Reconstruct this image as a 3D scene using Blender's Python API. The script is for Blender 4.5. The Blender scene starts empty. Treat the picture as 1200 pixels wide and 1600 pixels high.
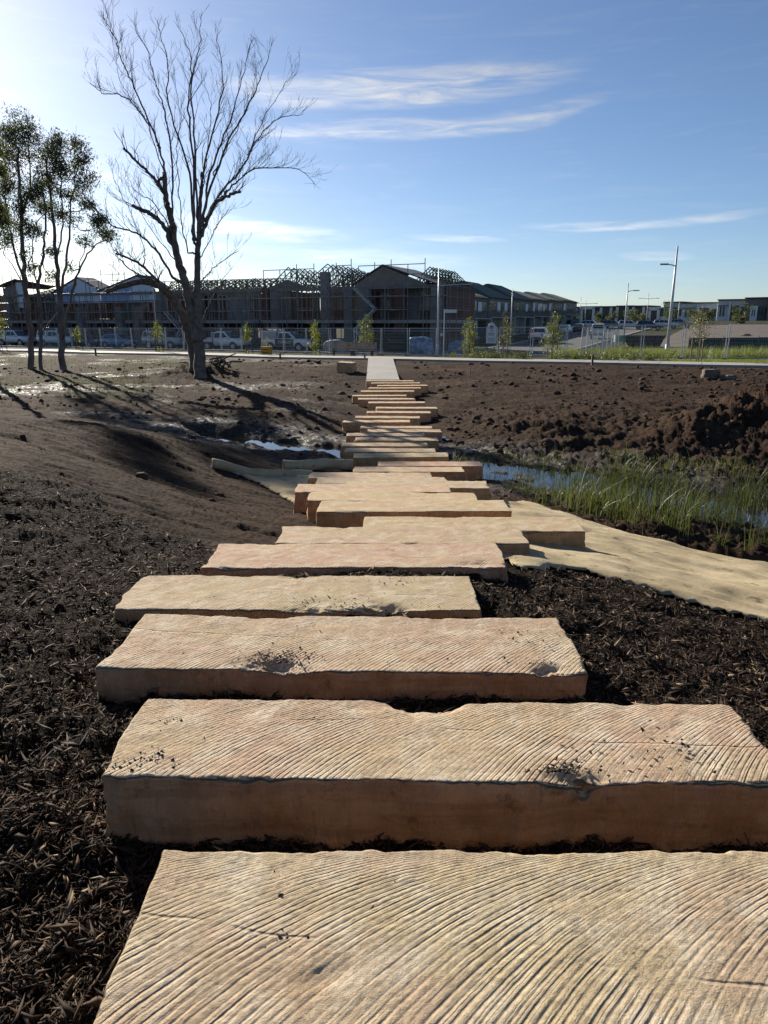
import bpy, bmesh, math, random
import numpy as np
from math import radians, sin, cos, pi, sqrt, atan2, tan
from mathutils import Vector, Matrix

SC = bpy.context.scene
COL = SC.collection
random.seed(7)

# ------------------------------------------------------------------ camera
PITCH = radians(15.0); FPX = 1100.0; CZ = 1.28
cam_d = bpy.data.cameras.new('camera'); cam = bpy.data.objects.new('camera', cam_d); COL.objects.link(cam)
cam.location = (0, 0, CZ); cam.rotation_euler = (pi/2 - PITCH, 0, 0)
cam_d.sensor_fit = 'VERTICAL'; cam_d.sensor_height = 36.0; cam_d.lens = 36.0*FPX/1600.0
cam_d.clip_start = 0.05; cam_d.clip_end = 6000
SC.camera = cam

# ------------------------------------------------------------------ light
SUN_AZ = radians(-32.0)     # left of the view direction (+Y)
SUN_EL = radians(21.5)
EXPOSURE = 0.95
SKY_STRENGTH = 0.056
SUN_STRENGTH = 5.0
sd = Vector((sin(SUN_AZ)*cos(SUN_EL), cos(SUN_AZ)*cos(SUN_EL), sin(SUN_EL)))
sun_d = bpy.data.lights.new('sun', 'SUN'); sun_d.energy = SUN_STRENGTH; sun_d.angle = radians(0.55); sun_d.color = (1.0, 0.92, 0.79)
sun = bpy.data.objects.new('sun', sun_d); COL.objects.link(sun); sun.location = (-20, 30, 30)
sun.rotation_euler = sd.to_track_quat('Z', 'Y').to_euler()

SC.view_settings.view_transform = 'Standard'; SC.view_settings.look = 'None'
SC.view_settings.exposure = EXPOSURE; SC.view_settings.gamma = 1.0; SC.view_settings.use_curve_mapping = False
SC.cycles.max_bounces = 6; SC.cycles.diffuse_bounces = 3; SC.cycles.glossy_bounces = 3; SC.cycles.transparent_max_bounces = 6

class NT:
    """small helper to write node trees"""
    def __init__(self, tree): self.t = tree; self.n = tree.nodes; self.l = tree.links
    def add(self, typ, **kw):
        n = self.n.new(typ)
        for k, v in kw.items():
            if k.startswith('_'): setattr(n, k[1:], v)
        return n
    def set(self, sock, v):
        if v is None: return
        if isinstance(v, bpy.types.NodeSocket): self.l.new(v, sock)
        elif isinstance(v, (tuple, list)) and len(v) == 3 and sock.type == 'RGBA': sock.default_value = (*v, 1)
        else: sock.default_value = v
    def math(self, op, a, b=None, c=None, clamp=False):
        n = self.n.new('ShaderNodeMath'); n.operation = op; n.use_clamp = clamp
        self.set(n.inputs[0], a); self.set(n.inputs[1], b); self.set(n.inputs[2], c)
        return n.outputs[0]
    def vmath(self, op, a, b=None):
        n = self.n.new('ShaderNodeVectorMath'); n.operation = op
        self.set(n.inputs[0], a); self.set(n.inputs[1], b)
        return n.outputs[1] if op in ('DOT_PRODUCT', 'LENGTH') else n.outputs[0]
    def mix(self, f, a, b, blend='MIX'):
        n = self.n.new('ShaderNodeMix'); n.data_type = 'RGBA'; n.blend_type = blend; n.clamp_factor = True
        self.set(n.inputs[0], f); self.set(n.inputs[6], a); self.set(n.inputs[7], b)
        return n.outputs[2]
    def noise(self, vec, scale, detail=4, rough=0.55, dist=0.0):
        n = self.n.new('ShaderNodeTexNoise'); self.set(n.inputs['Vector'], vec)
        n.inputs['Scale'].default_value = scale; n.inputs['Detail'].default_value = detail
        n.inputs['Roughness'].default_value = rough; n.inputs['Distortion'].default_value = dist
        return n.outputs['Fac']
    def ramp(self, f, lo, hi, a=0.0, b=1.0):
        n = self.n.new('ShaderNodeMapRange'); n.clamp = True; n.interpolation_type = 'SMOOTHSTEP'
        self.set(n.inputs[0], f); n.inputs[1].default_value = lo; n.inputs[2].default_value = hi
        n.inputs[3].default_value = a; n.inputs[4].default_value = b
        return n.outputs[0]
    def bump(self, h, strength=0.5, dist=0.02, normal=None):
        n = self.n.new('ShaderNodeBump'); self.set(n.inputs['Height'], h)
        n.inputs['Strength'].default_value = strength; n.inputs['Distance'].default_value = dist
        if normal is not None: self.l.new(normal, n.inputs['Normal'])
        return n.outputs[0]
    def scale(self, vec, s, rot=(0, 0, 0), loc=(0, 0, 0)):
        n = self.n.new('ShaderNodeMapping'); self.set(n.inputs[0], vec)
        n.inputs['Scale'].default_value = s; n.inputs['Rotation'].default_value = rot; n.inputs['Location'].default_value = loc
        return n.outputs[0]

# ------------------------------------------------------------------ sky
W = bpy.data.worlds.new('World'); SC.world = W; W.use_nodes = True
wt = NT(W.node_tree); W.node_tree.nodes.clear()
sky = wt.add('ShaderNodeTexSky'); sky.sky_type = 'NISHITA'; sky.sun_disc = False
sky.sun_elevation = SUN_EL; sky.sun_rotation = SUN_AZ
sky.altitude = 60; sky.air_density = 0.8; sky.dust_density = 0.36; sky.ozone_density = 3.0
geo = wt.add('ShaderNodeTexCoord'); dirv = geo.outputs['Generated']
sep = wt.add('ShaderNodeSeparateXYZ'); wt.l.new(dirv, sep.inputs[0])
az = wt.math('ARCTAN2', sep.outputs[0], sep.outputs[1])          # 0 ahead, + to the right
el = wt.math('ARCSINE', sep.outputs[2])
comb = wt.add('ShaderNodeCombineXYZ'); wt.l.new(az, comb.inputs[0]); wt.l.new(el, comb.inputs[1])
fine = wt.noise(wt.scale(comb.outputs[0], (9, 80, 1), (0, 0, radians(-1.5))), 1.0, 7, 0.62, 0.6)
wide = wt.noise(wt.scale(comb.outputs[0], (5, 24, 1)), 1.0, 3, 0.5, 0.4)
# cirrus streaks: azimuth, elevation, half length, half thickness, tilt, curl, weight
STREAKS = [(1.0, 16.1, 14.5, 1.6, 0.03, 0.0012, 0.95), (2.5, 13.4, 14.5, 0.9, 0.05, 0.004, 0.85),
           (-10.5, 6.9, 9.0, 0.9, -0.09, 0.0, 0.6), (18.5, 6.9, 9.5, 0.45, 0.02, 0.003, 0.8), (5.5, 6.2, 4.5, 0.35, -0.06, 0.0, 0.6),
           (20.0, 4.7, 3.0, 0.4, -0.05, 0.0, 0.5), (-4, 5.0, 14.0, 0.7, -0.05, 0.0, 0.3), (-27, 10.5, 10, 1.0, -0.06, 0, 0.55),
           (-30, 4.0, 16, 1.6, 0.0, 0, 0.3), (40, 12, 12, 1.0, 0.05, 0, 0.7), (75, 18, 14, 1.5, 0.06, 0, 0.7), (-75, 20, 15, 1.5, 0.05, 0, 0.7), (150, 16, 18, 1.6, 0.05, 0, 0.7)]
m = None
for a0, e0, hl, ht, tilt, curl, wgt in STREAKS:
    da = wt.math('SUBTRACT', wt.math('MULTIPLY', az, 57.2958), a0)
    ec = wt.math('ADD', wt.math('MULTIPLY', da, tilt), wt.math('MULTIPLY', wt.math('MULTIPLY', da, da), curl))
    wob = wt.math('MULTIPLY', wt.math('SUBTRACT', wide, 0.5), ht*1.8)
    de = wt.math('SUBTRACT', wt.math('ADD', wt.math('MULTIPLY', wt.math('SUBTRACT', el, radians(e0)), 57.2958), wob), ec)
    r2 = wt.math('ADD', wt.math('POWER', wt.math('ABSOLUTE', wt.math('DIVIDE', da, hl)), 2.6), wt.math('POWER', wt.math('ABSOLUTE', wt.math('DIVIDE', de, ht)), 2.0))
    s = wt.math('MULTIPLY', wt.ramp(r2, 1.0, 0.0), wgt)
    m = s if m is None else wt.math('MAXIMUM', m, s)
veil = wt.math('MULTIPLY', wt.ramp(fine, 0.48, 0.80), 0.10)
cl = wt.math('ADD', wt.math('MULTIPLY', m, wt.ramp(fine, 0.26, 0.80)), veil, clamp=True)
cl = wt.math('MULTIPLY', cl, wt.ramp(el, 0.0, 0.06))
lum = wt.vmath('DOT_PRODUCT', sky.outputs[0], (0.25, 0.5, 0.25))
cc = wt.add('ShaderNodeCombineXYZ')
for k, g in enumerate((1.75, 1.72, 1.68)): wt.l.new(wt.math('MULTIPLY', lum, g), cc.inputs[k])
skyc = wt.mix(1.0, wt.mix(cl, sky.outputs[0], cc.outputs[0]), (0.98, 1.0, 1.05), 'MULTIPLY')
bg = wt.add('ShaderNodeBackground'); bg.inputs[1].default_value = SKY_STRENGTH
wt.l.new(skyc, bg.inputs[0]); wo = wt.add('ShaderNodeOutputWorld'); wt.l.new(bg.outputs[0], wo.inputs[0])

# ------------------------------------------------------------------ materials
MATS = {}
def mat(name, col, rough=0.75, var=0.25, scale=3.0, bump=0.0, bscale=40.0, bdist=0.01, metal=0.0, spec=0.5, col2=None, coat=0.0, trans=0.0, alpha=1.0, space='Object'):
    if name in MATS: return MATS[name]
    m = bpy.data.materials.new(name); m.use_nodes = True; t = NT(m.node_tree); b = t.n['Principled BSDF']
    tc = t.add('ShaderNodeTexCoord'); v = tc.outputs[space]
    n = t.noise(v, scale, 5, 0.6)
    c2 = col2 if col2 else tuple(c*(1-var) for c in col)
    c1 = col if col2 else tuple(min(1, c*(1+var*0.6)) for c in col)
    t.set(b.inputs['Base Color'], t.mix(t.ramp(n, 0.3, 0.7), c2, c1))
    t.set(b.inputs['Roughness'], t.ramp(t.noise(v, scale*2.3, 3), 0.3, 0.7, max(0.02, rough-0.1), min(1, rough+0.1)))
    b.inputs['Metallic'].default_value = metal; b.inputs['Specular IOR Level'].default_value = spec
    if coat: b.inputs['Coat Weight'].default_value = coat; b.inputs['Coat Roughness'].default_value = 0.05
    if trans: b.inputs['Transmission Weight'].default_value = trans
    if alpha < 1: b.inputs['Alpha'].default_value = alpha
    if bump: t.set(b.inputs['Normal'], t.bump(t.noise(v, bscale, 4), bump, bdist))
    MATS[name] = m; return m

def leafmat(name, c1, c2, rough=0.5, trans=0.35):
    if name in MATS: return MATS[name]
    m = bpy.data.materials.new(name); m.use_nodes = True; t = NT(m.node_tree); b = t.n['Principled BSDF']; out = t.n['Material Output']
    at = t.add('ShaderNodeAttribute'); at.attribute_name = 'shade'
    c = t.mix(at.outputs['Fac'], c1, c2); t.set(b.inputs['Base Color'], c); b.inputs['Roughness'].default_value = rough
    tl = t.add('ShaderNodeBsdfTranslucent'); t.set(tl.inputs[0], t.mix(0.5, c, (0.25, 0.30, 0.03), 'MIX'))
    mx = t.add('ShaderNodeMixShader'); mx.inputs[0].default_value = trans
    t.l.new(b.outputs[0], mx.inputs[1]); t.l.new(tl.outputs[0], mx.inputs[2]); t.l.new(mx.outputs[0], out.inputs[0])
    MATS[name] = m; return m

# ------------------------------------------------------------------ mesh builder
class MB:
    def __init__(self): self.v = []; self.f = []
    def box(self, c, s, rz=0.0, rx=0.0, ry=0.0):
        x, y, z = s[0]/2, s[1]/2, s[2]/2; o = len(self.v)
        P = [(-x,-y,-z),(x,-y,-z),(x,y,-z),(-x,y,-z),(-x,-y,z),(x,-y,z),(x,y,z),(-x,y,z)]
        if rz or rx or ry:
            R = Matrix.Rotation(rz, 3, 'Z') @ Matrix.Rotation(ry, 3, 'Y') @ Matrix.Rotation(rx, 3, 'X')
            P = [tuple(R @ Vector(p)) for p in P]
        self.v += [(p[0]+c[0], p[1]+c[1], p[2]+c[2]) for p in P]
        self.f += [tuple(o+i for i in q) for q in ((0,3,2,1),(4,5,6,7),(0,1,5,4),(1,2,6,5),(2,3,7,6),(3,0,4,7))]
        return self
    def span(self, lo, hi):
        return self.box([(a+b)/2 for a, b in zip(lo, hi)], [abs(b-a) for a, b in zip(lo, hi)])
    def bar(self, a, b, w, h=None):
        """square bar from a to b"""
        a, b = Vector(a), Vector(b); d = b-a
        if d.length < 1e-6: return self
        h = h or w; z = Vector((0, 0, 1))
        if abs(d.normalized().z) > 0.95: z = Vector((0, 1, 0))
        s = d.cross(z).normalized()*(w/2); u = s.cross(d).normalized()*(h/2); o = len(self.v)
        for p in (a, b):
            for q in (-s-u, s-u, s+u, -s+u): self.v.append(tuple(p+q))
        self.f += [tuple(o+i for i in q) for q in ((0,1,2,3),(7,6,5,4),(0,4,5,1),(1,5,6,2),(2,6,7,3),(3,7,4,0))]
        return self
    def tube(self, pts, rad, n=8, cap=True):
        pts = [Vector(p) for p in pts]; k = len(pts); o = len(self.v)
        if not hasattr(rad, '__len__'): rad = [rad]*k
        d0 = (pts[1]-pts[0]).normalized(); a = d0.orthogonal().normalized()
        for i, p in enumerate(pts):
            d = (pts[min(i+1, k-1)]-pts[max(i-1, 0)]).normalized()
            a = (a - d*a.dot(d))
            a = a.normalized() if a.length > 1e-6 else d.orthogonal().normalized()
            b = d.cross(a)
            for j in range(n):
                t = 2*pi*j/n; self.v.append(tuple(p + (a*cos(t)+b*sin(t))*rad[i]))
        for i in range(k-1):
            for j in range(n):
                j2 = (j+1) % n
                self.f.append((o+i*n+j, o+i*n+j2, o+(i+1)*n+j2, o+(i+1)*n+j))
        if cap:
            self.f.append(tuple(o+j for j in range(n))[::-1]); self.f.append(tuple(o+(k-1)*n+j for j in range(n)))
        return self
    def prism(self, poly, y0, y1):
        """polygon in xz, extruded along y"""
        o = len(self.v); n = len(poly)
        self.v += [(p[0], y0, p[1]) for p in poly]+[(p[0], y1, p[1]) for p in poly]
        self.f += [tuple(o+i for i in range(n)), tuple(o+n+i for i in range(n))[::-1]]
        for i in range(n):
            j = (i+1) % n; self.f.append((o+j, o+i, o+n+i, o+n+j))
        return self
    def poly(self, pts):
        o = len(self.v); self.v += [tuple(p) for p in pts]; self.f.append(tuple(range(o, o+len(pts)))); return self
    def loft(self, rings, cap=True):
        o = len(self.v); n = len(rings[0])
        for r in rings: self.v += [tuple(p) for p in r]
        for i in range(len(rings)-1):
            for j in range(n):
                j2 = (j+1) % n
                self.f.append((o+i*n+j, o+i*n+j2, o+(i+1)*n+j2, o+(i+1)*n+j))
        if cap:
            self.f.append(tuple(o+j for j in range(n))[::-1]); k = o+(len(rings)-1)*n; self.f.append(tuple(k+j for j in range(n)))
        return self
    def mesh(self, name, m=None, smooth=False, fix=True):
        me = bpy.data.meshes.new(name); me.from_pydata(self.v, [], self.f); me.validate()
        if fix:
            bm = bmesh.new(); bm.from_mesh(me); bmesh.ops.recalc_face_normals(bm, faces=bm.faces); bm.to_mesh(me); bm.free()
        if smooth: me.polygons.foreach_set('use_smooth', [True]*len(me.polygons))
        if m: me.materials.append(m)
        me.update(); return me
    def build(self, name, m, parent=None, smooth=False, loc=None, bevel=0.0):
        o = bpy.data.objects.new(name, self.mesh(name, m, smooth)); COL.objects.link(o)
        if parent: o.parent = parent
        if loc: o.location = loc
        if bevel:
            b = o.modifiers.new('bevel', 'BEVEL'); b.width = bevel; b.segments = 2; b.limit_method = 'ANGLE'
        return o

def npmesh(name, V, F, m, shade=None, smooth=False, parent=None):
    """fast mesh from numpy arrays; F is (n,3) or (n,4)"""
    me = bpy.data.meshes.new(name); V = np.asarray(V, dtype=np.float32); F = np.asarray(F, dtype=np.int32); k = F.shape[1]
    me.vertices.add(len(V)); me.vertices.foreach_set('co', V.ravel())
    me.loops.add(F.size); me.loops.foreach_set('vertex_index', F.ravel())
    me.polygons.add(len(F)); me.polygons.foreach_set('loop_start', np.arange(0, F.size, k, dtype=np.int32))
    if smooth: me.polygons.foreach_set('use_smooth', np.ones(len(F), dtype=bool))
    if m: me.materials.append(m)
    if shade is not None:
        a = me.attributes.new('shade', 'FLOAT', 'POINT'); a.data.foreach_set('value', np.asarray(shade, dtype=np.float32))
    me.update(calc_edges=True); me.validate()
    o = bpy.data.objects.new(name, me); COL.objects.link(o)
    if parent: o.parent = parent
    return o

def place(name, mesh, parent=None, loc=(0, 0, 0), rot=(0, 0, 0), scale=None):
    o = bpy.data.objects.new(name, mesh); COL.objects.link(o); o.parent = parent; o.location = loc; o.rotation_euler = rot
    if scale: o.scale = scale
    return o

def tag(o, label=None, cat=None, group=None, kind=None):
    if label: o['label'] = label
    if cat: o['category'] = cat
    if group: o['group'] = group
    if kind: o['kind'] = kind
    return o
def thing(name, label, cat, loc=(0, 0, 0), rz=0.0, group=None, rx=0.0, ry=0.0):
    o = bpy.data.objects.new(name, None); COL.objects.link(o); o.empty_display_size = 0.2
    o.location = loc; o.rotation_euler = (rx, ry, rz); return tag(o, label, cat, group)
def copy_tree(o, parent=None):
    c = o.copy(); COL.objects.link(c); c.parent = parent
    for ch in list(o.children): copy_tree(ch, c)
    return c
ORD = ['', 'first', 'second', 'third', 'fourth', 'fifth', 'sixth', 'seventh', 'eighth', 'ninth', 'tenth', 'eleventh', 'twelfth', 'thirteenth', 'fourteenth', 'fifteenth', 'sixteenth', 'seventeenth', 'eighteenth', 'nineteenth', 'twentieth']
TENS = {2: ('twentieth', 'twenty'), 3: ('thirtieth', 'thirty'), 4: ('fortieth', 'forty')}
def ordinal(n):
    if n <= 20: return ORD[n]
    t, u = divmod(n, 10)
    return TENS[t][0] if u == 0 else TENS[t][1]+'-'+ORD[u]
def text_mesh(s, size, name, m, shear=0.0, depth=0.004, space=1.0):
    c = bpy.data.curves.new(name, 'FONT'); c.body = s; c.size = size; c.extrude = depth; c.shear = shear; c.space_character = space; c.resolution_u = 3
    c.align_x = 'CENTER'; c.align_y = 'CENTER'
    o = bpy.data.objects.new(name, c); COL.objects.link(o)
    dg = bpy.context.evaluated_depsgraph_get(); me = bpy.data.meshes.new_from_object(o.evaluated_get(dg))
    bpy.data.objects.remove(o); bpy.data.curves.remove(c); me.name = name; me.materials.clear(); me.materials.append(m); return me

# ------------------------------------------------------------------ numpy noise
def _h(ix, iy, seed):
    n = (ix.astype(np.int64)*374761393 + iy.astype(np.int64)*668265263 + seed*1442695041) & 0x7fffffff
    n = ((n ^ (n >> 13))*1274126177) & 0x7fffffff
    return ((n ^ (n >> 16)) & 0xffff)/65535.0
def vnoise(x, y, seed=0):
    x = np.asarray(x, float); y = np.asarray(y, float)
    ix = np.floor(x); iy = np.floor(y); fx = x-ix; fy = y-iy
    ix = ix.astype(np.int64); iy = iy.astype(np.int64)
    ux = fx*fx*fx*(fx*(fx*6-15)+10); uy = fy*fy*fy*(fy*(fy*6-15)+10)
    a = _h(ix, iy, seed); b = _h(ix+1, iy, seed); c = _h(ix, iy+1, seed); d = _h(ix+1, iy+1, seed)
    return (a*(1-ux)+b*ux)*(1-uy)+(c*(1-ux)+d*ux)*uy*1.0 - 0.5
def fbm(x, y, seed=0, oct=4, gain=0.5):
    s = 0; a = 1.0
    for k in range(oct):
        s = s+a*vnoise(x, y, seed+k*17); x = x*2.03+11.3; y = y*2.03-7.7; a *= gain
    return s
def sstep(e0, e1, x):
    t = np.clip((x-e0)/(e1-e0), 0, 1); return t*t*(3-2*t)

# ------------------------------------------------------------------ pixels (of the 1200x1600 photograph) to directions
def ray(px, py):
    a = (px-600.0)/FPX; b = -(py-800.0)/FPX
    return Vector((a, cos(PITCH)+b*sin(PITCH), -sin(PITCH)+b*cos(PITCH)))
CAMP = Vector((0, 0, CZ))
def at_depth(px, py, dep): return CAMP+ray(px, py)*dep
def at_dist(px, py, d): r = ray(px, py); return CAMP+r*(d/r.y)
# ------------------------------------------------------------------ layout shared by ground and things
# stepping blocks: left px, right px, px row of the front top edge; distance grows evenly
BLK = [(155,1250,1214),(155,915,1043),(172,752,952),(317,793,888),(430,828,849),(567,917,829),(495,800,800),(478,748,782),(459,704,769),(540,767,763),
       (493,700,756),(482,676,747),(552,727,737),(590,755,728),(552,702,715),(537,683,706),(532,669,697),(554,685,688),(541,665,681),(574,691,675),
       (563,676,669),(535,641,660),(555,657,653),(573,673,645),(588,684,638),(575,665,630),(559,649,624),(550,636,619),(564,648,612),(576,658,607),
       (590,669,603),(580,656,599),(572,647,595.5)]
BLOCKS = [dict(x0=-0.545, x1=1.55, y=0.88, z=0.0, w=0.61)]
for i, (a, b, y) in enumerate(BLK):
    d = 1.82+0.919*i; p0 = at_dist(a, y, d); p1 = at_dist(b, y, d)
    BLOCKS.append(dict(x0=p0.x, x1=p1.x, y=d, z=p0.z, w=0.46 if i == 0 else (0.56 if i in (1, 2, 3) else 0.5)))

YAW = radians(25.0); UX = (cos(YAW), -sin(YAW)); VX = (sin(YAW), cos(YAW)); SO = (0.0, 44.5)
def S(u, v): return (SO[0]+u*UX[0]+v*VX[0], SO[1]+u*UX[1]+v*VX[1])
def S_inv(x, y): dx = x-SO[0]; dy = y-SO[1]; return dx*UX[0]+dy*UX[1], dx*VX[0]+dy*VX[1]

WATER_Z = -1.87
PTS = [(-4,0,-.25),(-1,0,-.30),(1.8,0,-.33),(3,0.5,-.38),(6,0,-.5),(0,-5,-.2),(-8,-5,-.1),(8,-5,-.3),(-8,3,-.1),(-4,4,-.30),(-2.6,3,-.33),
       (-7,8,-.28),(-4,8,-.48),(-2.4,8,-.85),(-12,8,-.15),(-12,14,-.35),(-7,13.5,-.5),(-4.5,14,-.95),(-3,14,-1.5),(-20,10,0),(-20,20,-.6),
       (-4,18.5,-1.75),(6,12,-1.8),(9,10,-1.8),(3.4,19.2,-1.66),(6.2,17.0,-1.6),(1.8,21.0,-1.75),(-2.2,21.5,-1.72),(-7,21.5,-1.6),
       (2.2,3.2,-.55),(2.9,4.8,-.84),(3.2,6.2,-1.1),(4.6,7.8,-1.5),(5,5,-1.05),(7,6,-1.4),(10,5,-1.4),(14,4,-1.2),
       (8,14.8,-1.55),(12,13,-1.5),(4,22,-1.42),(8,22,-1.3),(16,20,-1.2),(0.2,34,-1.15),(10,28,-1.15),(20,28,-1.0),(30,26,-.9),(30,10,-1.0),
       (-8,33,-1.22),(-18,39,-1.15),(-3,26,-1.5),(-10,24,-1.4),(-20,27,-1.2),(-14,18,-1.0),(-30,35,-1.1),(-45,45,-1.2),(4,30,-1.25),
       (12.4,99,-.9),(42,166,.3),(95,235,1.9),(75,280,1.9),(120,190,1.9),(40,80,-.9),(60,90,-.3),(80,130,.6),(0,160,-.6),(-60,150,-1),(0,300,0.5),(-150,250,-1),(150,320,2.5),(200,150,2),(-150,60,-1),(200,20,0),(-200,-50,0),(0,-200,0),(200,-200,0),(0,600,2),(-500,400,0),(500,400,4),(500,-300,0),(-500,-300,0),(0,-600,0)]
EXPO = [.27, .23, .17, .08, .15, .20, .28]
for i, b in enumerate(BLOCKS):
    e = EXPO[i] if i < 7 else (.31 if i < 18 else .24)
    PTS += [(b['x0']-.2, b['y']+.2, b['z']-e), (b['x1']+.25, b['y']+.25, b['z']-e-.02), ((b['x0']+b['x1'])/2, b['y']+b['w']+.2, b['z']-e-.03)]
for u in (-60, -45, -30, -15, 0, 12, 24):
    up = max(u, 0)*.013
    for v, dz in ((-2, 0), (2, 0), (11, -.30), (19, -.5), (27, -.58)):
        x, y = S(u, v); PTS.append((x, y, -.86+dz+up*(1 if v > 5 else .3)))
P_ = np.array(PTS, float); CC = 1.2
def _k(r2): return np.sqrt(r2+CC*CC)
_A = _k(((P_[:, None, :2]-P_[None, :, :2])**2).sum(-1)); n_ = len(P_)
_M = np.zeros((n_+1, n_+1)); _M[:n_, :n_] = _A+np.eye(n_)*-0.02; _M[n_, :n_] = 1; _M[:n_, n_] = 1
_w = np.linalg.solve(_M, np.append(P_[:, 2], 0.0))
CREEK = np.array([(-5.0,20.2),(-2.6,18.3),(0.4,16.6),(3.3,14.6),(6,12.2),(9,10.3),(15,9)], float)
def creek_dist(x, y):
    d = np.full(np.shape(x), 1e9)
    for a, b in zip(CREEK[:-1], CREEK[1:]):
        ab = b-a; t = np.clip(((x-a[0])*ab[0]+(y-a[1])*ab[1])/(ab@ab), 0, 1)
        d = np.minimum(d, np.hypot(x-a[0]-t*ab[0], y-a[1]-t*ab[1]))
    return d
MOUNDS = [(9.3, 18.0, 1.5, .75), (7.6, 16.9, 1.2, .35), (11.6, 17.0, 1.6, .75), (10.6, 15.6, 2.0, .25), (-9.0, 35.2, 1.3, .45), (-11.5, 34.4, 2.0, .2), (4.3, 19.6, 1.2, .18)]
def H0(x, y):
    """smooth ground height"""
    x = np.asarray(x, float); y = np.asarray(y, float); sh = x.shape; x = x.ravel(); y = y.ravel(); h = np.empty_like(x)
    for s in range(0, len(x), 20000):
        e = slice(s, s+20000)
        h[e] = _k((x[e, None]-P_[None, :, 0])**2+(y[e, None]-P_[None, :, 1])**2) @ _w[:n_]+_w[n_]
    cd = creek_dist(x, y)
    wd = 0.62+0.75*sstep(0.5, 3.5, x)
    bed = -2.04+0.22*(cd/wd)**2
    t = np.clip(0.5+0.5*(h-bed)/0.25, 0, 1); low = bed*t+h*(1-t)-0.25*t*(1-t)
    h = np.where(cd < 6, low, h)
    for mx, my, mr, mh in MOUNDS: h = h+mh*np.exp(-((x-mx)**2+(y-my)**2)/mr**2)
    return h.reshape(sh)
def masks(x, y):
    u, v = S_inv(x, y)
    built = sstep(-2.0, -1.4, v)*sstep(-90, -70, x)                       # footpath and everything behind
    edge = (y-6.0)-(-0.84)*(x+1.4)+0.5*fbm(x*1.2, y*1.2, 5, 3)
    left = sstep(0.35, -0.35, edge)
    right = sstep(6.6, 5.6, y-0.1*x+0.4*fbm(x, y, 9, 3))
    mulch = np.where(x < 0, left, np.maximum(right*sstep(5, 4, x), left*0))*(1-built)
    cd = creek_dist(x, y)
    wet = sstep(3.2, 1.0, cd+0.8*fbm(x*.8, y*.8, 3, 3))*(1-mulch)
    farleft = sstep(17, 22, y-0.25*x)*sstep(0, -5, x+0.35*(y-30)*0)*(1-built)
    pud = .7*sstep(0.16, 0.34, fbm(x*.35, y*.5, 21, 3))*farleft
    wet = np.maximum(wet, pud)
    grass = sstep(-7, -12, x)*sstep(22, 27, y)*sstep(-0.25, 0.15, fbm(x*.4, y*.4, 33, 3))*(1-built)
    grass = np.maximum(grass, sstep(0.1, 0.35, fbm(x*1.1, y*1.1, 44, 3))*sstep(3.5, 1.5, np.abs(cd-1.6)+1)*sstep(1, 3, x)*.8)
    verge = built*sstep(2.2, 2.8, v)
    return mulch, wet, grass, built, verge
def H(x, y, h0=None):
    x = np.asarray(x, float); y = np.asarray(y, float); h = H0(x, y) if h0 is None else h0
    hs = h.copy()
    mulch, wet, grass, built, verge = masks(x, y); cd = creek_dist(x, y); r = np.hypot(x, y)
    near = sstep(60, 30, r)
    nat = (1-built)*near
    # mulch: loose lumps
    h = h+mulch*(0.055*fbm(x*3.2, y*3.2, 1, 4, .6)+0.03*np.abs(fbm(x*11, y*11, 2, 3, .6)))
    # left bank: fine drag lines running across the slope
    lb = nat*(1-mulch)*sstep(1.5, -1.5, x-0.2*(y-10))*sstep(24, 18, y)
    s = x*0.36+y*0.93
    h = h+lb*(0.055*fbm(x*0.5, s*4.6, 8, 5, .68)+0.035*fbm(x*.7, y*.9, 6, 3)+0.022*np.abs(fbm(x*4, y*7, 7, 4, .66)))
    # dug-over mud on the far side
    rb = nat*(1-mulch)*(1-lb)*sstep(0.8, 2.0, cd)
    cl = fbm(x*.9, y*1.7, 12, 5, .62); cl2 = np.abs(fbm(x*2.6, y*4.2, 14, 5, .66)); cl3 = fbm(x*9, y*9, 15, 3, .6)
    amp = 0.060+0.10*sstep(25, 19, y)*sstep(2, 4, x)
    h = h+rb*(amp*cl+amp*1.05*cl2+.035*cl3)*sstep(0.3, 1.3, np.abs(x-0.2)-0.9)
    h = h+nat*(1-mulch)*sstep(2.4, 0.2, cd)*(0.20*fbm(x*1.1, y*1.5, 19, 5, .62)+.05)
    for mx, my, mr, mh in MOUNDS:
        g = np.exp(-((x-mx)**2+(y-my)**2)/(mr*1.2)**2); h = h+g*mh*0.34*(fbm(x*2.6, y*2.6, 23, 5, .66)+.6*np.abs(fbm(x*6, y*6, 24, 3, .6)))
    for P2 in MATPOLY: h = np.where(inpoly(P2, x, y), np.minimum(h, hs+.0)-.01, h)
    return h
MATPOLY = []
def inpoly(P2, X, Y):
    P2 = np.asarray(P2); ins = np.zeros(np.shape(X), bool); j = len(P2)-1
    for i in range(len(P2)):
        (xi, yi), (xj, yj) = P2[i], P2[j]; ins ^= ((yi > Y) != (yj > Y)) & (X < (xj-xi)*(Y-yi)/(yj-yi+1e-12)+xi); j = i
    return ins
def gz(x, y): return float(H0(np.array([x]), np.array([y]))[0])
def gzn(x, y): return float(H(np.array([x]), np.array([y]))[0])
def hit(px, py, dmin=1.0, dmax=300):
    """first ground point under a pixel"""
    r = ray(px, py); t = np.geomspace(dmin, dmax, 500); z = CZ+r.z*t/1.0
    g = H0(r.x*t, r.y*t); k = np.argmax(z < g)
    if z[k] >= g[k]: k = len(t)-1
    a, b = t[max(k-1, 0)], t[k]
    for _ in range(25):
        m_ = (a+b)/2
        if CZ+r.z*m_ < gz(r.x*m_, r.y*m_): b = m_
        else: a = m_
    return Vector((r.x*b, r.y*b, gz(r.x*b, r.y*b)))

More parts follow.
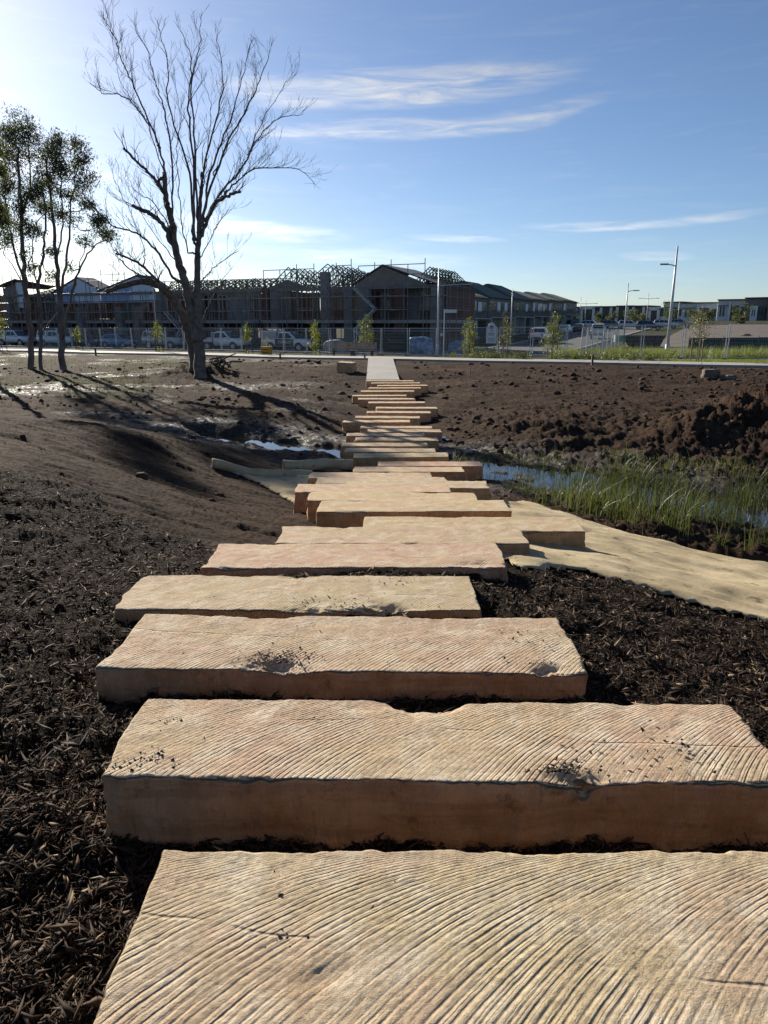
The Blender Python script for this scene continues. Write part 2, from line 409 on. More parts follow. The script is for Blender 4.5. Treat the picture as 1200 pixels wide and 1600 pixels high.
def g2(px, py): p = hit(px, py); return (p.x, p.y)
MATPOLY = [[g2(815, 892), g2(900, 893), g2(1010, 925), g2(1090, 948), g2(1200, 978), (3.6, 4.75), (6.2, 4.4), (6.6, 6.6), g2(1200, 884), g2(1120, 868), g2(1030, 846), g2(950, 826), g2(880, 803), g2(820, 783), (1.2, 9.2), (.6, 9.4), (.4, 6.8)],
           [g2(345, 733), g2(372, 745), g2(402, 756), g2(430, 772), g2(462, 790), (-.5, 9.0), (-.2, 11.6), g2(490, 741)]]
# ------------------------------------------------------------------ ground sheet: one fan-shaped grid out to the horizon
fw = np.radians(44); ang = np.concatenate([np.linspace(-fw, fw, 680), np.linspace(fw, 2*pi-fw, 60)[1:]])
rad = np.concatenate([[0.25], np.geomspace(0.5, 45, 760), np.geomspace(46, 140, 60), np.geomspace(150, 3000, 26)])
AA, RR = np.meshgrid(ang, rad); GX = RR*np.sin(AA); GY = RR*np.cos(AA)-0.4
GZ = H(GX, GY)
nr, na = GX.shape
idx = np.arange(nr*na).reshape(nr, na)
F1 = np.stack([idx[:-1, :-1], idx[:-1, 1:], idx[1:, 1:], idx[1:, :-1]], -1).reshape(-1, 4)
gm = bpy.data.materials.new('soil'); gm.use_nodes = True; MATS['soil'] = gm
ground = npmesh('ground', np.stack([GX, GY, GZ], -1).reshape(-1, 3), F1[:, ::-1], gm, smooth=True)
tag(ground, kind='structure')
mu, we, gr, bu, ve = masks(GX.ravel(), GY.ravel())
ca = ground.data.color_attributes.new('zone', 'FLOAT_COLOR', 'POINT'); ca.data.foreach_set('color', np.stack([mu, we, gr, ve], -1).astype(np.float32).ravel())
t = NT(gm.node_tree); b = t.n['Principled BSDF']; tc = t.add('ShaderNodeTexCoord'); P = tc.outputs['Object']
at = t.add('ShaderNodeAttribute'); at.attribute_name = 'zone'; sp = t.add('ShaderNodeSeparateColor'); t.l.new(at.outputs['Color'], sp.inputs[0])
zM, zW, zG, zV = sp.outputs[0], sp.outputs[1], sp.outputs[2], at.outputs['Alpha']
n1 = t.noise(P, 0.7, 5, .6); n2 = t.noise(P, 6, 6, .65); n3 = t.noise(P, 45, 4, .6)
dirt = t.mix(t.ramp(n2, .35, .65), (0.028, 0.017, 0.0115), (0.062, 0.039, 0.027))
dirt = t.mix(t.ramp(t.noise(P, .32, 6, .68, .4), .50, .66, 0, .75), dirt, t.mix(t.ramp(n2, .3, .7), (0.075, 0.047, 0.031), (0.165, 0.112, 0.077)))      # sunlit streaks painted in as paler soil patches
dirt = t.mix(t.ramp(n1, .42, .62), dirt, t.mix(t.ramp(n3, .3, .7), (0.038, 0.023, 0.0155), (0.096, 0.062, 0.042)))
mulc = t.mix(t.ramp(n3, .35, .65), (0.011, 0.008, 0.006), (0.040, 0.026, 0.017))
col = t.mix(zM, dirt, mulc)
wetc = t.mix(t.ramp(n2, .4, .6), (0.030, 0.021, 0.016), (0.058, 0.040, 0.030)); col = t.mix(t.math('MULTIPLY', zW, 0.85), col, wetc)
grc = t.mix(t.ramp(n2, .4, .6), (0.030, 0.034, 0.010), (0.085, 0.080, 0.030)); col = t.mix(t.math('MULTIPLY', zG, t.ramp(n2, .38, .55)), col, grc)
vgc = t.mix(t.ramp(n1, .45, .6), (0.055, 0.060, 0.022), (0.075, 0.060, 0.038)); col = t.mix(zV, col, vgc)
t.set(b.inputs['Base Color'], col)
t.set(b.inputs['Roughness'], t.math('SUBTRACT', 0.95, t.math('MULTIPLY', zW, t.math('MULTIPLY', t.ramp(n1, .40, .58, .0, .55), t.ramp(n2, .42, .60)))))
t.set(b.inputs['Specular IOR Level'], t.math('ADD', 0.05, t.math('MULTIPLY', zW, 0.28)))
hh = t.math('ADD', t.math('MULTIPLY', t.noise(P, 4, 9, .72, .3), 1.0), t.math('MULTIPLY', n3, 0.25))
t.set(b.inputs['Normal'], t.bump(hh, 1.0, 0.16))

# ------------------------------------------------------------------ creek water
wm = bpy.data.materials.new('creek_water'); wm.use_nodes = True; t = NT(wm.node_tree); b = t.n['Principled BSDF']
tc = t.add('ShaderNodeTexCoord'); P = tc.outputs['Object']
t.set(b.inputs['Base Color'], (0.018, 0.016, 0.012)); b.inputs['Roughness'].default_value = 0.03; b.inputs['IOR'].default_value = 1.33
t.set(b.inputs['Normal'], t.bump(t.noise(P, 3.0, 3), 0.12, 0.02))
xs = np.linspace(-14, 18, 60); ys = np.linspace(6, 27, 40); X, Y = np.meshgrid(xs, ys); idx = np.arange(X.size).reshape(X.shape)
F1 = np.stack([idx[:-1, :-1], idx[:-1, 1:], idx[1:, 1:], idx[1:, :-1]], -1).reshape(-1, 4)
cd = creek_dist(X, Y)[:-1, :-1].ravel(); F1 = F1[cd < 4.2]
water = npmesh('water', np.stack([X, Y, np.full_like(X, WATER_Z)], -1).reshape(-1, 3), F1, wm); tag(water, kind='structure')

# shallow puddles left of the big tree, lying in hollows of the mud
pm = mat('puddle_water', (0.03, 0.027, 0.022), rough=0.06, var=0.1)
# ------------------------------------------------------------------ paths
conc = mat('concrete', (0.30, 0.28, 0.25), rough=0.85, var=0.14, scale=1.3, bump=0.25, bscale=60, bdist=0.003)
conc2 = mat('concrete_edge', (0.30, 0.28, 0.25), rough=0.9, var=0.15, scale=2)
def strip(name, pts, width, thick, lift, m, parent=None, kind=None, seg=1.0):
    """slab following the ground along a polyline (plan), with a real thickness"""
    P2 = []
    for a, b in zip(pts[:-1], pts[1:]):
        L = math.hypot(b[0]-a[0], b[1]-a[1]); k = max(1, int(L/seg))
        P2 += [(a[0]+(b[0]-a[0])*i/k, a[1]+(b[1]-a[1])*i/k) for i in range(k)]
    P2.append(pts[-1]); mb = MB(); rings = []
    for i, p in enumerate(P2):
        a, b = P2[max(i-1, 0)], P2[min(i+1, len(P2)-1)]; dx, dy = b[0]-a[0], b[1]-a[1]; L = math.hypot(dx, dy)
        nx, ny = -dy/L*width/2, dx/L*width/2; z = gz(p[0], p[1])+lift
        rings.append([(p[0]+nx, p[1]+ny, z), (p[0]-nx, p[1]-ny, z), (p[0]-nx, p[1]-ny, z-thick), (p[0]+nx, p[1]+ny, z-thick)])
    o = mb.loft(rings).build(name, m, parent)
    if kind: tag(o, kind=kind)
    return o
fp = bpy.data.objects.new('footpath', None); COL.objects.link(fp); tag(fp, kind='structure')
for k in range(-40, 22):
    a, b_ = S(k*2.0+.01, 0), S(k*2.0+1.99, 0)
    strip('path_slab', [a, b_], 2.6, .22, .10, conc, fp, seg=1.0)
cp = bpy.data.objects.new('connector_path', None); COL.objects.link(cp); tag(cp, kind='structure')
yy = 31.95; k = 0
while yy < 43.2:
    y2 = min(yy+1.5, 43.1); z = lambda q: (-1.15+(gz(-.2, 43.2)+.13+1.15)*(q-31.95)/11.2)
    f0 = -.05-.15*(yy-31.95)/11; f1 = -.05-.15*(y2-31.95)/11; MBx = MB()
    MBx.loft([[(f0-.74, yy+.012, z(yy)), (f0+.74, yy+.012, z(yy)), (f0+.74, yy+.012, z(yy)-.15), (f0-.74, yy+.012, z(yy)-.15)],
              [(f1-.74, y2-.012, z(y2)), (f1+.74, y2-.012, z(y2)), (f1+.74, y2-.012, z(y2)-.15), (f1-.74, y2-.012, z(y2)-.15)]]).build('path_slab', conc, cp)
    yy += 1.5
# street in front of the houses and the cross street
asph = mat('asphalt', (0.055, 0.055, 0.058), rough=0.9, var=0.2, scale=0.6, bump=0.3, bscale=80, bdist=0.004)
kerb = mat('kerb_concrete', (0.33, 0.31, 0.29), rough=0.85, var=0.15)
def sheet(name, u0, u1, v0, v1, lift, m, du=2.0, dv=1.0, kind='structure'):
    us = np.arange(u0, u1+1e-6, du); vs = np.arange(v0, v1+1e-6, dv); U, V = np.meshgrid(us, vs)
    X = SO[0]+U*UX[0]+V*VX[0]; Y = SO[1]+U*UX[1]+V*VX[1]; Z = H0(X, Y)+lift
    idx = np.arange(X.size).reshape(X.shape); F1 = np.stack([idx[:-1, :-1], idx[:-1, 1:], idx[1:, 1:], idx[1:, :-1]], -1).reshape(-1, 4)
    return tag(npmesh(name, np.stack([X, Y, Z], -1).reshape(-1, 3), F1, m, smooth=True), kind=kind)
sheet('road', -80, 40, 15, 22, .05, asph)
sheet('cross_road', -3.5, 5.5, 22, 190, .054, asph, 1.0, 2.0)
strip('kerb', [S(-80, 14.8), S(40, 14.8)], .3, .2, .14, kerb, kind='structure', seg=2)
strip('kerb', [S(-80, 22.25), S(-3.9, 22.25)], .3, .2, .14, kerb, kind='structure', seg=2)
strip('kerb', [S(-3.7, 22.4), S(-3.7, 180)], .3, .2, .14, kerb, kind='structure', seg=3)
strip('kerb', [S(5.7, 22.4), S(5.7, 180)], .3, .2, .14, kerb, kind='structure', seg=3)
# ------------------------------------------------------------------ sandstone blocks
def stone_material(name, grooves):
    m = bpy.data.materials.new(name); m.use_nodes = True; t = NT(m.node_tree); b = t.n['Principled BSDF']
    tc = t.add('ShaderNodeTexCoord'); oi = t.add('ShaderNodeObjectInfo')
    P = t.vmath('ADD', tc.outputs['Object'], t.vmath('MULTIPLY', oi.outputs['Location'], (3.1, 2.7, 0)))
    tint = oi.outputs['Color']
    n0 = t.noise(t.scale(P, (1, 1.6, 1)), 1.6, 3, .5, .3); n1 = t.noise(P, 7, 5, .6, .2); n2 = t.noise(P, 60, 4, .65); n3 = t.noise(P, 260, 3, .6)
    c = t.mix(t.ramp(n0, .36, .64), (0.52, 0.415, 0.265), (0.52, 0.385, 0.270))      # honey to pink bands
    c = t.mix(1.0, c, tint, 'MULTIPLY')
    c = t.mix(t.ramp(t.noise(P, 190, 4, .75), .54, .70, 0, .6), c, (0.24, 0.165, 0.10))            # grain and pores
    c = t.mix(t.ramp(n1, .40, .72, 0, .65), c, (0.70, 0.61, 0.46))                     # pale scuffs
    c = t.mix(t.ramp(t.noise(P, 3.3, 5, .7), .60, .72, 0, .45), c, (0.30, 0.17, 0.085))    # iron stains
    c = t.mix(t.ramp(n2, .36, .62, .30, 0), c, (0.20, 0.135, 0.085))
    dirty = t.math('MULTIPLY', t.ramp(t.noise(P, 4.2, 6, .72, .4), .60, .70), t.ramp(n2, .42, .6))
    c = t.mix(t.math('MULTIPLY', dirty, .75), c, (0.045, 0.030, 0.020))                # trodden-in soil
    # sides painted darker than the tops for shade, besides their rusty split skin
    nt = t.add('ShaderNodeTexCoord'); ns = t.add('ShaderNodeSeparateXYZ'); t.l.new(nt.outputs['Normal'], ns.inputs[0])
    skin = t.mix(t.ramp(n1, .35, .65), (0.44, 0.275, 0.155), (0.60, 0.400, 0.240)); skin = t.mix(t.ramp(t.noise(t.scale(P, (14, 14, 1.5)), 1, 4, .6), .52, .66, 0, .6), skin, (.46, .33, .22)); skin = t.mix(t.ramp(t.noise(P, 9, 6, .75), .56, .70, 0, .6), skin, (.10, .055, .03))
    skin = t.mix(t.ramp(t.noise(t.scale(P, (1.6, 1.6, 26)), 1, 4, .65, .6), .45, .65, 0, .5), skin, (.36, .22, .12))
    skin = t.mix(1.0, skin, tint, 'MULTIPLY')
    c = t.mix(t.ramp(ns.outputs[2], .35, .75), skin, c)
    t.set(b.inputs['Base Color'], c); b.inputs['Roughness'].default_value = .92; b.inputs['Specular IOR Level'].default_value = .25
    h = t.math('ADD', t.math('MULTIPLY', t.noise(P, 110, 4, .7), .6), t.math('MULTIPLY', t.noise(P, 300, 4, .7), .7))
    nrm = t.bump(h, .8, .007)
    side = t.ramp(ns.outputs[2], .75, .35)
    nrm = t.bump(t.math('MULTIPLY', side, t.math('ADD', t.noise(P, 9, 8, .75), t.noise(t.scale(P, (40, 40, 6)), 1, 4, .6))), 1.0, .04, nrm)
    # saw arcs: equal arcs stepped along the block, as the blade advanced
    def prop(k): a = t.add('ShaderNodeAttribute'); a.attribute_type = 'OBJECT'; a.attribute_name = k; return a.outputs['Fac']
    off, r2, pit = prop('arc_offset'), prop('arc_radius2'), prop('arc_pitch')
    s = t.add('ShaderNodeSeparateXYZ'); t.l.new(tc.outputs['Object'], s.inputs[0])
    yv = t.math('ADD', s.outputs[1], off); root = t.math('SQRT', t.math('MAXIMUM', t.math('SUBTRACT', r2, t.math('MULTIPLY', yv, yv)), .0004))
    ph = t.math('DIVIDE', t.math('ADD', t.math('ADD', s.outputs[0], root), t.math('MULTIPLY', t.noise(P, 5, 4, .6), .014)), pit)
    spc = t.math('MULTIPLY', pit, t.math('DIVIDE', root, t.math('SQRT', r2)))
    def lines(ph_, seed, wdt):
        fl_ = t.math('FLOOR', ph_); d = t.math('ABSOLUTE', t.math('SUBTRACT', t.math('SUBTRACT', ph_, fl_), .5))
        wn = t.add('ShaderNodeTexWhiteNoise'); wn.noise_dimensions = '1D'; t.set(wn.inputs['W'], t.math('ADD', fl_, seed))
        cx = t.add('ShaderNodeCombineXYZ'); t.l.new(s.outputs[0], cx.inputs[0]); t.l.new(s.outputs[1], cx.inputs[1]); t.l.new(t.math('MULTIPLY', fl_, .37), cx.inputs[2])
        vary = t.ramp(t.noise(cx.outputs[0], 5, 3, .6), .32, .58, .25, 1.0)
        return t.math('MULTIPLY', t.math('MULTIPLY', t.ramp(d, wdt, 0.0), vary), t.math('ADD', .45, t.math('MULTIPLY', wn.outputs[0], .75)))
    g = t.math('ADD', lines(ph, 3.0, .30), t.math('MULTIPLY', lines(t.math('MULTIPLY', ph, 2.37), 40.0, .34), .22))
    topm = t.ramp(ns.outputs[2], .7, .92)
    g = t.math('MULTIPLY', t.math('MULTIPLY', g, topm), t.ramp(spc, .003, .010))
    g = t.math('MULTIPLY', g, t.math('MULTIPLY', t.ramp(n1, .28, .50, .45, 1.0), t.ramp(t.noise(P, 2.6, 4, .6, .5), .36, .60, .22, 1.0)))
    ph2 = t.math('ADD', t.math('MULTIPLY', t.math('ADD', s.outputs[1], t.math('MULTIPLY', s.outputs[0], .11)), 2.6), t.math('ADD', t.math('MULTIPLY', t.noise(P, 1.5, 2), .5), .22))
    crack = t.math('MULTIPLY', t.ramp(t.math('ABSOLUTE', t.math('SUBTRACT', t.math('FRACT', ph2), .5)), .018, 0.0), t.math('MULTIPLY', topm, t.ramp(t.noise(P, 1.9, 2), .48, .56)))
    g = t.math('ADD', g, t.math('MULTIPLY', crack, .8))
    nrm = t.bump(t.math('MULTIPLY', g, -1.0), 1.0, .0050, nrm)
    c = t.mix(t.math('MULTIPLY', g, .26), c, (0.20, 0.145, 0.095))          # mostly the shade of the cuts painted in, with some packed dust
    t.set(b.inputs['Base Color'], c)
    t.set(b.inputs['Normal'], nrm); return m
stone_a = stone_b = stone_material('sandstone', True)
def axis(L, res, r):
    e = [0, .002, .006, .012, .02, .03]; e = [q for q in e if q < r*1.3+.004] if res > .012 else e
    k = max(2, int(L/res)); return np.unique(np.round(np.concatenate([np.linspace(0, L, k+1), e, L-np.array(e)]), 5))
def stone_mesh(L, Wd, Ht, res, seed, groove=0.0, arc=(.42, .985, .03, 0.0), notches=(), rnd=.016, chip=.03):
    """box with worn rounded edges, chipped rims and saw arcs across the top; origin front left top, +y away"""
    X, Y, Z = axis(L, res, rnd), axis(Wd, res, rnd), axis(Ht, max(res*1.6, .02), rnd)
    V = []; F = []; o = 0
    def face(A, B, fn, flip):
        nonlocal o
        a, bb = np.meshgrid(A, B, indexing='ij'); p = np.stack(fn(a, bb), -1).reshape(-1, 3); V.append(p)
        id_ = o+np.arange(a.size).reshape(a.shape); q = np.stack([id_[:-1, :-1], id_[1:, :-1], id_[1:, 1:], id_[:-1, 1:]], -1).reshape(-1, 4)
        F.append(q[:, ::-1] if flip else q); o += a.size
    zz = lambda a: np.zeros_like(a)
    face(X, Y, lambda a, b: (a, b, zz(a)), False); face(X, Y, lambda a, b: (a, b, zz(a)-Ht), True)
    face(X, -Z, lambda a, b: (a, zz(a), b), True); face(X, -Z, lambda a, b: (a, zz(a)+Wd, b), False)
    face(Y, -Z, lambda a, b: (zz(a), a, b), False); face(Y, -Z, lambda a, b: (zz(a)+L, a, b), True)
    V = np.concatenate(V); F = np.concatenate(F)
    p = V.copy()
    # plan outline wobble, mostly on long edges
    yt = (V[:, 1]/Wd); xt = V[:, 0]/L
    p[:, 1] += (1-yt)*(.015*fbm(V[:, 0]*3, zz(xt)+seed, seed, 3)+.010*fbm(V[:, 0]*14, V[:, 2]*9, seed+1, 3))+yt*(.012*fbm(V[:, 0]*3, zz(xt)+seed+9, seed+4, 3)+.010*fbm(V[:, 0]*14, V[:, 2]*9, seed+2, 3))
    p[:, 0] += (1-xt)*(.03*fbm(V[:, 1]*4, V[:, 2]*3+seed, seed+5, 3))+xt*(.03*fbm(V[:, 1]*4, V[:, 2]*3, seed+6, 3))
    # rounding with a radius that varies along the rim
    q0 = V
    e = np.clip(fbm(V[:, 0]*5+V[:, 1]*7, V[:, 1]*4-V[:, 2]*3+seed, seed+7, 4, .6)+.02, 0, 1)
    r = np.minimum(rnd+chip*1.5*e*np.clip(.4+2*fbm(V[:, 0]*2.2, V[:, 1]*2.2, seed+21, 2), .1, 1.2), .3*min(Wd, Ht))
    inner = np.stack([np.clip(q0[:, 0], r, L-r), np.clip(q0[:, 1], r, Wd-r), np.clip(q0[:, 2], -Ht+r, -r)], -1)
    d = q0-inner; n = np.linalg.norm(d, axis=1, keepdims=True); nn = d/np.maximum(n, 1e-9)
    p += (inner+nn*r[:, None])-q0
    # surface relief
    rel = .006*fbm(V[:, 0]*2.2+V[:, 2], V[:, 1]*2.6+V[:, 2]*2, seed+11, 4)+.0035*fbm(V[:, 0]*17, V[:, 1]*17+V[:, 2]*17, seed+12, 3)
    top = np.clip((nn[:, 2]-.75)/.2, 0, 1)
    side = (1-np.clip(np.abs(nn[:, 2])*1.4, 0, 1))*np.clip(-V[:, 2]/.09, 0, 1); al = V[:, 0]+V[:, 1]
    rel = rel+side*(.024*fbm(al*4, V[:, 2]*6, seed+31, 5, .62)+.012*np.abs(fbm(al*16, V[:, 2]*2.5, seed+32, 3, .6)))
    if groove:
        off, R2, pitch, skew = arc
        yv = V[:, 1]+off; ph = V[:, 0]*1.0+np.sqrt(np.maximum(R2-yv*yv, 1e-4))+skew*V[:, 1]+.006*fbm(V[:, 0]*2.5, V[:, 1]*2.5, seed+13, 2)
        k = ph/pitch; fr = k-np.floor(k); amp = np.clip(.72+.9*fbm(np.floor(k)*1.7, V[:, 1]*3+V[:, 0]*1.2, seed+14, 2), .4, 1.2)*np.clip(.9+.8*fbm(V[:, 0]*22, V[:, 1]*22, seed+18, 2), .5, 1.2); sp = pitch*np.sqrt(np.maximum(R2-yv*yv, 1e-4)/R2); amp = amp*np.clip((sp-.003)/.009, 0, 1)*np.where((np.floor(k)*7 % 11) < 1.5, 1.35, 1.0)
        worn = np.clip(.85+2.0*fbm(V[:, 0]*2.0, V[:, 1]*3.0, seed+15, 3), .25, 1)
        fr = fr+.05*fbm(V[:, 0]*45, V[:, 1]*45, seed+17, 2); prof = -np.exp(-((fr-.5)/.17)**2)
        rel = rel+top*groove*amp*worn*prof
        rel = rel+top*.0016*fbm(V[:, 0]*90, V[:, 1]*90, seed+16, 2)
    p += nn*rel[:, None]
    for (nx, ny, nr_, nd) in notches:
        dd = np.hypot((V[:, 0]-nx)/1.6, V[:, 1]-ny); g = np.exp(-(dd/nr_)**2)*(1+.9*fbm(V[:, 0]*16, V[:, 1]*16, seed+20, 3))
        up = np.clip(1+V[:, 2]/(nd*2.2), 0, 1); p[:, 2] -= nd*g*up
        s_ = 1 if ny < Wd/2 else -1
        p[:, 1] += s_*nd*.5*g*up*np.clip(1-np.abs(V[:, 1]-(0 if s_ > 0 else Wd))/.08, 0, 1)
    return p, F
TINTS = [(1.0, 1.0, .94), (1.02, .96, .91), (1.02, .96, .92), (.98, .97, .88), (1.06, .92, .90), (1.02, .95, .88), (1.05, 1.0, .85), (1.06, 1.0, .82), (1.06, 1.0, .80)]
LOOK = {1: 'large cream sandstone block nearest the camera with curved saw grooves across its top', 2: 'pinkish sandstone block, second from the camera, with a notch in its back edge',
        3: 'third sandstone block from the camera, with a muddy hollow in its front edge', 4: 'ochre sandstone block, fourth from the camera, with fine saw lines and dirt along its front',
        5: 'pale pink sandstone block, fifth from the camera, beside the dark mulch', 6: 'sandstone block sixth from the camera, partly covered by the one behind it',
        7: 'yellowish sandstone block, seventh from the camera, its right end sitting on the matting', 14: 'fourteenth sandstone block, just in front of the reddish one by the water',
        15: 'reddish sandstone block beside the right pool, fifteenth from the camera', 34: 'last sandstone block, touching the concrete connector path'}
NOTCH = {2: [(1.02, .46, .055, .055), (.93, .46, .04, .03), (1.42, 0.0, .05, .032)], 3: [(.75, 0.03, .09, .035), (1.92, 0.02, .045, .025)], 1: [(.45, .25, .03, .006)], 4: [(1.0, .55, .06, .02), (1.1, 0, .1, .02), (1.55, 0, .08, .03)], 5: [(1.9, .05, .07, .02)]}
for i, bk in enumerate(BLOCKS):
    n = i+1; L = bk['x1']-bk['x0']; Ht = .50 if 10 < n < 24 else .46
    res = [.0045, .005, .006, .008, .010, .012, .014][i] if i < 7 else (.03 if i < 14 else .06)
    V, F = stone_mesh(L, bk['w'], Ht, res, 31+i*7, groove=(.0010 if i < 3 else 0), arc=[(.74, 1.86, .0265, 0), (.75, 1.72, .0215, 0), (.9, 2.3, .023, .1), (1.1, 3.0, .023, 0), (.7, 1.7, .026, 0), (.8, 2.0, .028, 0), (.8, 2.0, .03, 0)][min(i, 6)], notches=NOTCH.get(n, ()), rnd=.008, chip=.05)
    o = npmesh('sandstone_block', V, F, stone_a if i < 7 else stone_b, smooth=True)
    o.data.set_sharp_from_angle(angle=radians(55))
    rs = random.Random(i); o.location = (bk['x0'], bk['y'], bk['z'])
    o.rotation_euler = (rs.uniform(-.01, .012), (0.006 if i == 1 else rs.uniform(-.007, .007)), (-.006 if i == 1 else rs.uniform(-.012, .012)) if i else 0)
    tn = TINTS[i] if i < len(TINTS) else (rs.uniform(.98, 1.08), rs.uniform(.93, 1.0), rs.uniform(.8, .92))
    if n == 15: tn = (1.08, .86, .84)
    o.color = (*tn, 1)
    o['arc_offset'], r2_, pt_, _s = [(.74, 1.86, .0265, 0), (.75, 1.72, .0215, 0), (.9, 2.3, .023, .1), (1.1, 3.0, .023, 0), (.7, 1.7, .026, 0), (.8, 2.0, .028, 0), (.8, 2.0, .03, 0)][min(i, 6)]; o['arc_radius2'] = r2_; o['arc_pitch'] = pt_
    tag(o, LOOK.get(n, 'sandstone stepping block, %s in the crossing counted from the camera' % ordinal(n)), 'stone block', 'sandstone stepping blocks across the creek')
# offcut by the connector path
ob = hit(539, 582); V, F = stone_mesh(.85, .6, .62, .03, 900, rnd=.02)
o = npmesh('sandstone_block', V, F, stone_b, smooth=True); o.data.set_sharp_from_angle(angle=radians(55)); o.color = (1, .95, .85, 1); o['arc_offset'] = .7; o['arc_radius2'] = 1.9; o['arc_pitch'] = .03
o.location = (ob.x-.42, ob.y, gz(ob.x, ob.y)+.50); o.rotation_euler = (0.05, .04, radians(-18)); tag(o, 'single cut sandstone offcut lying on the mud left of the concrete connector path', 'stone block')
# ------------------------------------------------------------------ mulch chips, clods, stones
RNG = np.random.default_rng(5)
def in_block(x, y, pad=0.0):
    k = np.zeros(x.shape, bool)
    for b in BLOCKS: k |= (x > b['x0']-pad) & (x < b['x1']+pad) & (y > b['y']-pad) & (y < b['y']+b['w']+pad)
    return k
def splinters(name, x, y, z, ln, wd, m, tilt=.35, thick=.35, kind='stuff'):
    """each splinter: a bent four-sided sliver of 8 triangles"""
    n = len(x); a = RNG.uniform(0, 2*pi, n); p = RNG.normal(0, tilt, n); dx, dy, dz = np.cos(a)*np.cos(p), np.sin(a)*np.cos(p), np.sin(p)
    D = np.stack([dx, dy, dz], -1); up = np.tile([0, 0, 1.], (n, 1)); s = np.cross(D, up); s /= np.linalg.norm(s, axis=1, keepdims=True); u = np.cross(s, D)
    ro = RNG.uniform(0, pi, n)[:, None]; s, u = s*np.cos(ro)+u*np.sin(ro), u*np.cos(ro)-s*np.sin(ro)
    c = np.stack([x, y, z], -1); L = ln[:, None]/2; w = wd[:, None]/2; h = w*thick; bend = (RNG.normal(0, .12, n)*ln)[:, None]*u
    mid = c+bend
    V = np.stack([c-D*L, mid-s*w, mid-u*h, mid+s*w, mid+u*h, c+D*L+s*w*RNG.normal(0, 1, (n, 1))], 1)
    o = np.arange(n)[:, None, None]*6
    F = np.array([[0, 2, 1], [0, 3, 2], [0, 4, 3], [0, 1, 4], [5, 1, 2], [5, 2, 3], [5, 3, 4], [5, 4, 1]])[None]+o
    sh = np.repeat(np.clip(RNG.normal(.4, .28, n), 0, 1), 6)
    ob = npmesh(name, V.reshape(-1, 3), F.reshape(-1, 3), m, sh)
    return tag(ob, kind=kind)
chipm = bpy.data.materials.new('wood_chip'); chipm.use_nodes = True; t = NT(chipm.node_tree); b = t.n['Principled BSDF']
at = t.add('ShaderNodeAttribute'); at.attribute_name = 'shade'
c = t.mix(t.ramp(at.outputs['Fac'], 0, .75), (0.017, 0.011, 0.007), (0.070, 0.043, 0.026)); c = t.mix(t.ramp(at.outputs['Fac'], .74, 1.0), c, (0.27, 0.185, 0.115))
t.set(b.inputs['Base Color'], c); b.inputs['Roughness'].default_value = .8; b.inputs['Specular IOR Level'].default_value = .18
n = 270000; a = RNG.uniform(-radians(56), radians(56), n); r = np.exp(RNG.uniform(np.log(.75), np.log(9.5), n)); x = r*np.sin(a); y = r*np.cos(a)-.1
mu = masks(x, y)[0]; k = (RNG.random(n) < mu*1.2) & ~in_block(x, y, -.01) & ~inpoly(MATPOLY[0], x, y); x, y, r = x[k], y[k], r[k]
z = H(x, y)+np.abs(RNG.normal(0, .008, len(x)))+.002
sz = np.clip(RNG.lognormal(0, .62, len(x)), .25, 4.5)*(.023+.0016*r)
tag(splinters('mulch', x, y, z, sz, sz*RNG.uniform(.07, .24, len(x)), chipm, .4), 'loose dark brown shredded bark mulch beside the near stepping blocks', 'mulch')
# crumbs of soil and bark trodden onto the blocks
xs_, ys_, zs_ = [], [], []
for (bi, px, py, rad_, cnt) in [(1, 238, 1187, .03, 60), (1, 185, 1196, .025, 30), (1, 880, 1211, .028, 420), (1, 265, 1128, .015, 12), (1, 1000, 1195, .10, 60), (1, 1060, 1160, .03, 20), (2, 430, 1032, .05, 300), (2, 850, 1040, .035, 60), (0, 420, 1345, .10, 40), (0, 425, 1470, .015, 12),
                                (3, 540, 945, .09, 80), (3, 655, 955, .06, 60), (3, 620, 908, .05, 25), (2, 820, 1000, .09, 40), (4, 770, 872, .06, 40), (1, 470, 1170, .4, 16), (2, 560, 1000, .4, 24), (0, 700, 1450, .5, 30), (3, 450, 925, .5, 30), (4, 520, 875, .5, 24)]:
    bb = BLOCKS[bi]; rr_ = ray(px, py); tt = (CZ-bb['z'])/-rr_.z; cx, cy = rr_.x*tt, rr_.y*tt
    X = RNG.normal(cx, rad_*1.5, cnt); Y = RNG.normal(cy, rad_, cnt); kk = (Y > bb['y']+.02) & (Y < bb['y']+bb['w']-.02) & (X > bb['x0']+.02) & (X < bb['x1']-.02); X, Y = X[kk], Y[kk]; cnt = len(X)
    xs_.append(X); ys_.append(Y); zs_.append(np.full(cnt, bb['z']+.001))
x, y, z = map(np.concatenate, (xs_, ys_, zs_)); sz = np.clip(RNG.lognormal(0, .5, len(x)), .4, 1.7)*.010
tag(splinters('soil_crumbs', x, y, z, sz, sz*RNG.uniform(.4, .9, len(x)), mat('dark_soil', (.03, .02, .014), .95), .06, .35), 'dark crumbs of soil and bark scattered on the tops of the near blocks', 'soil crumbs')

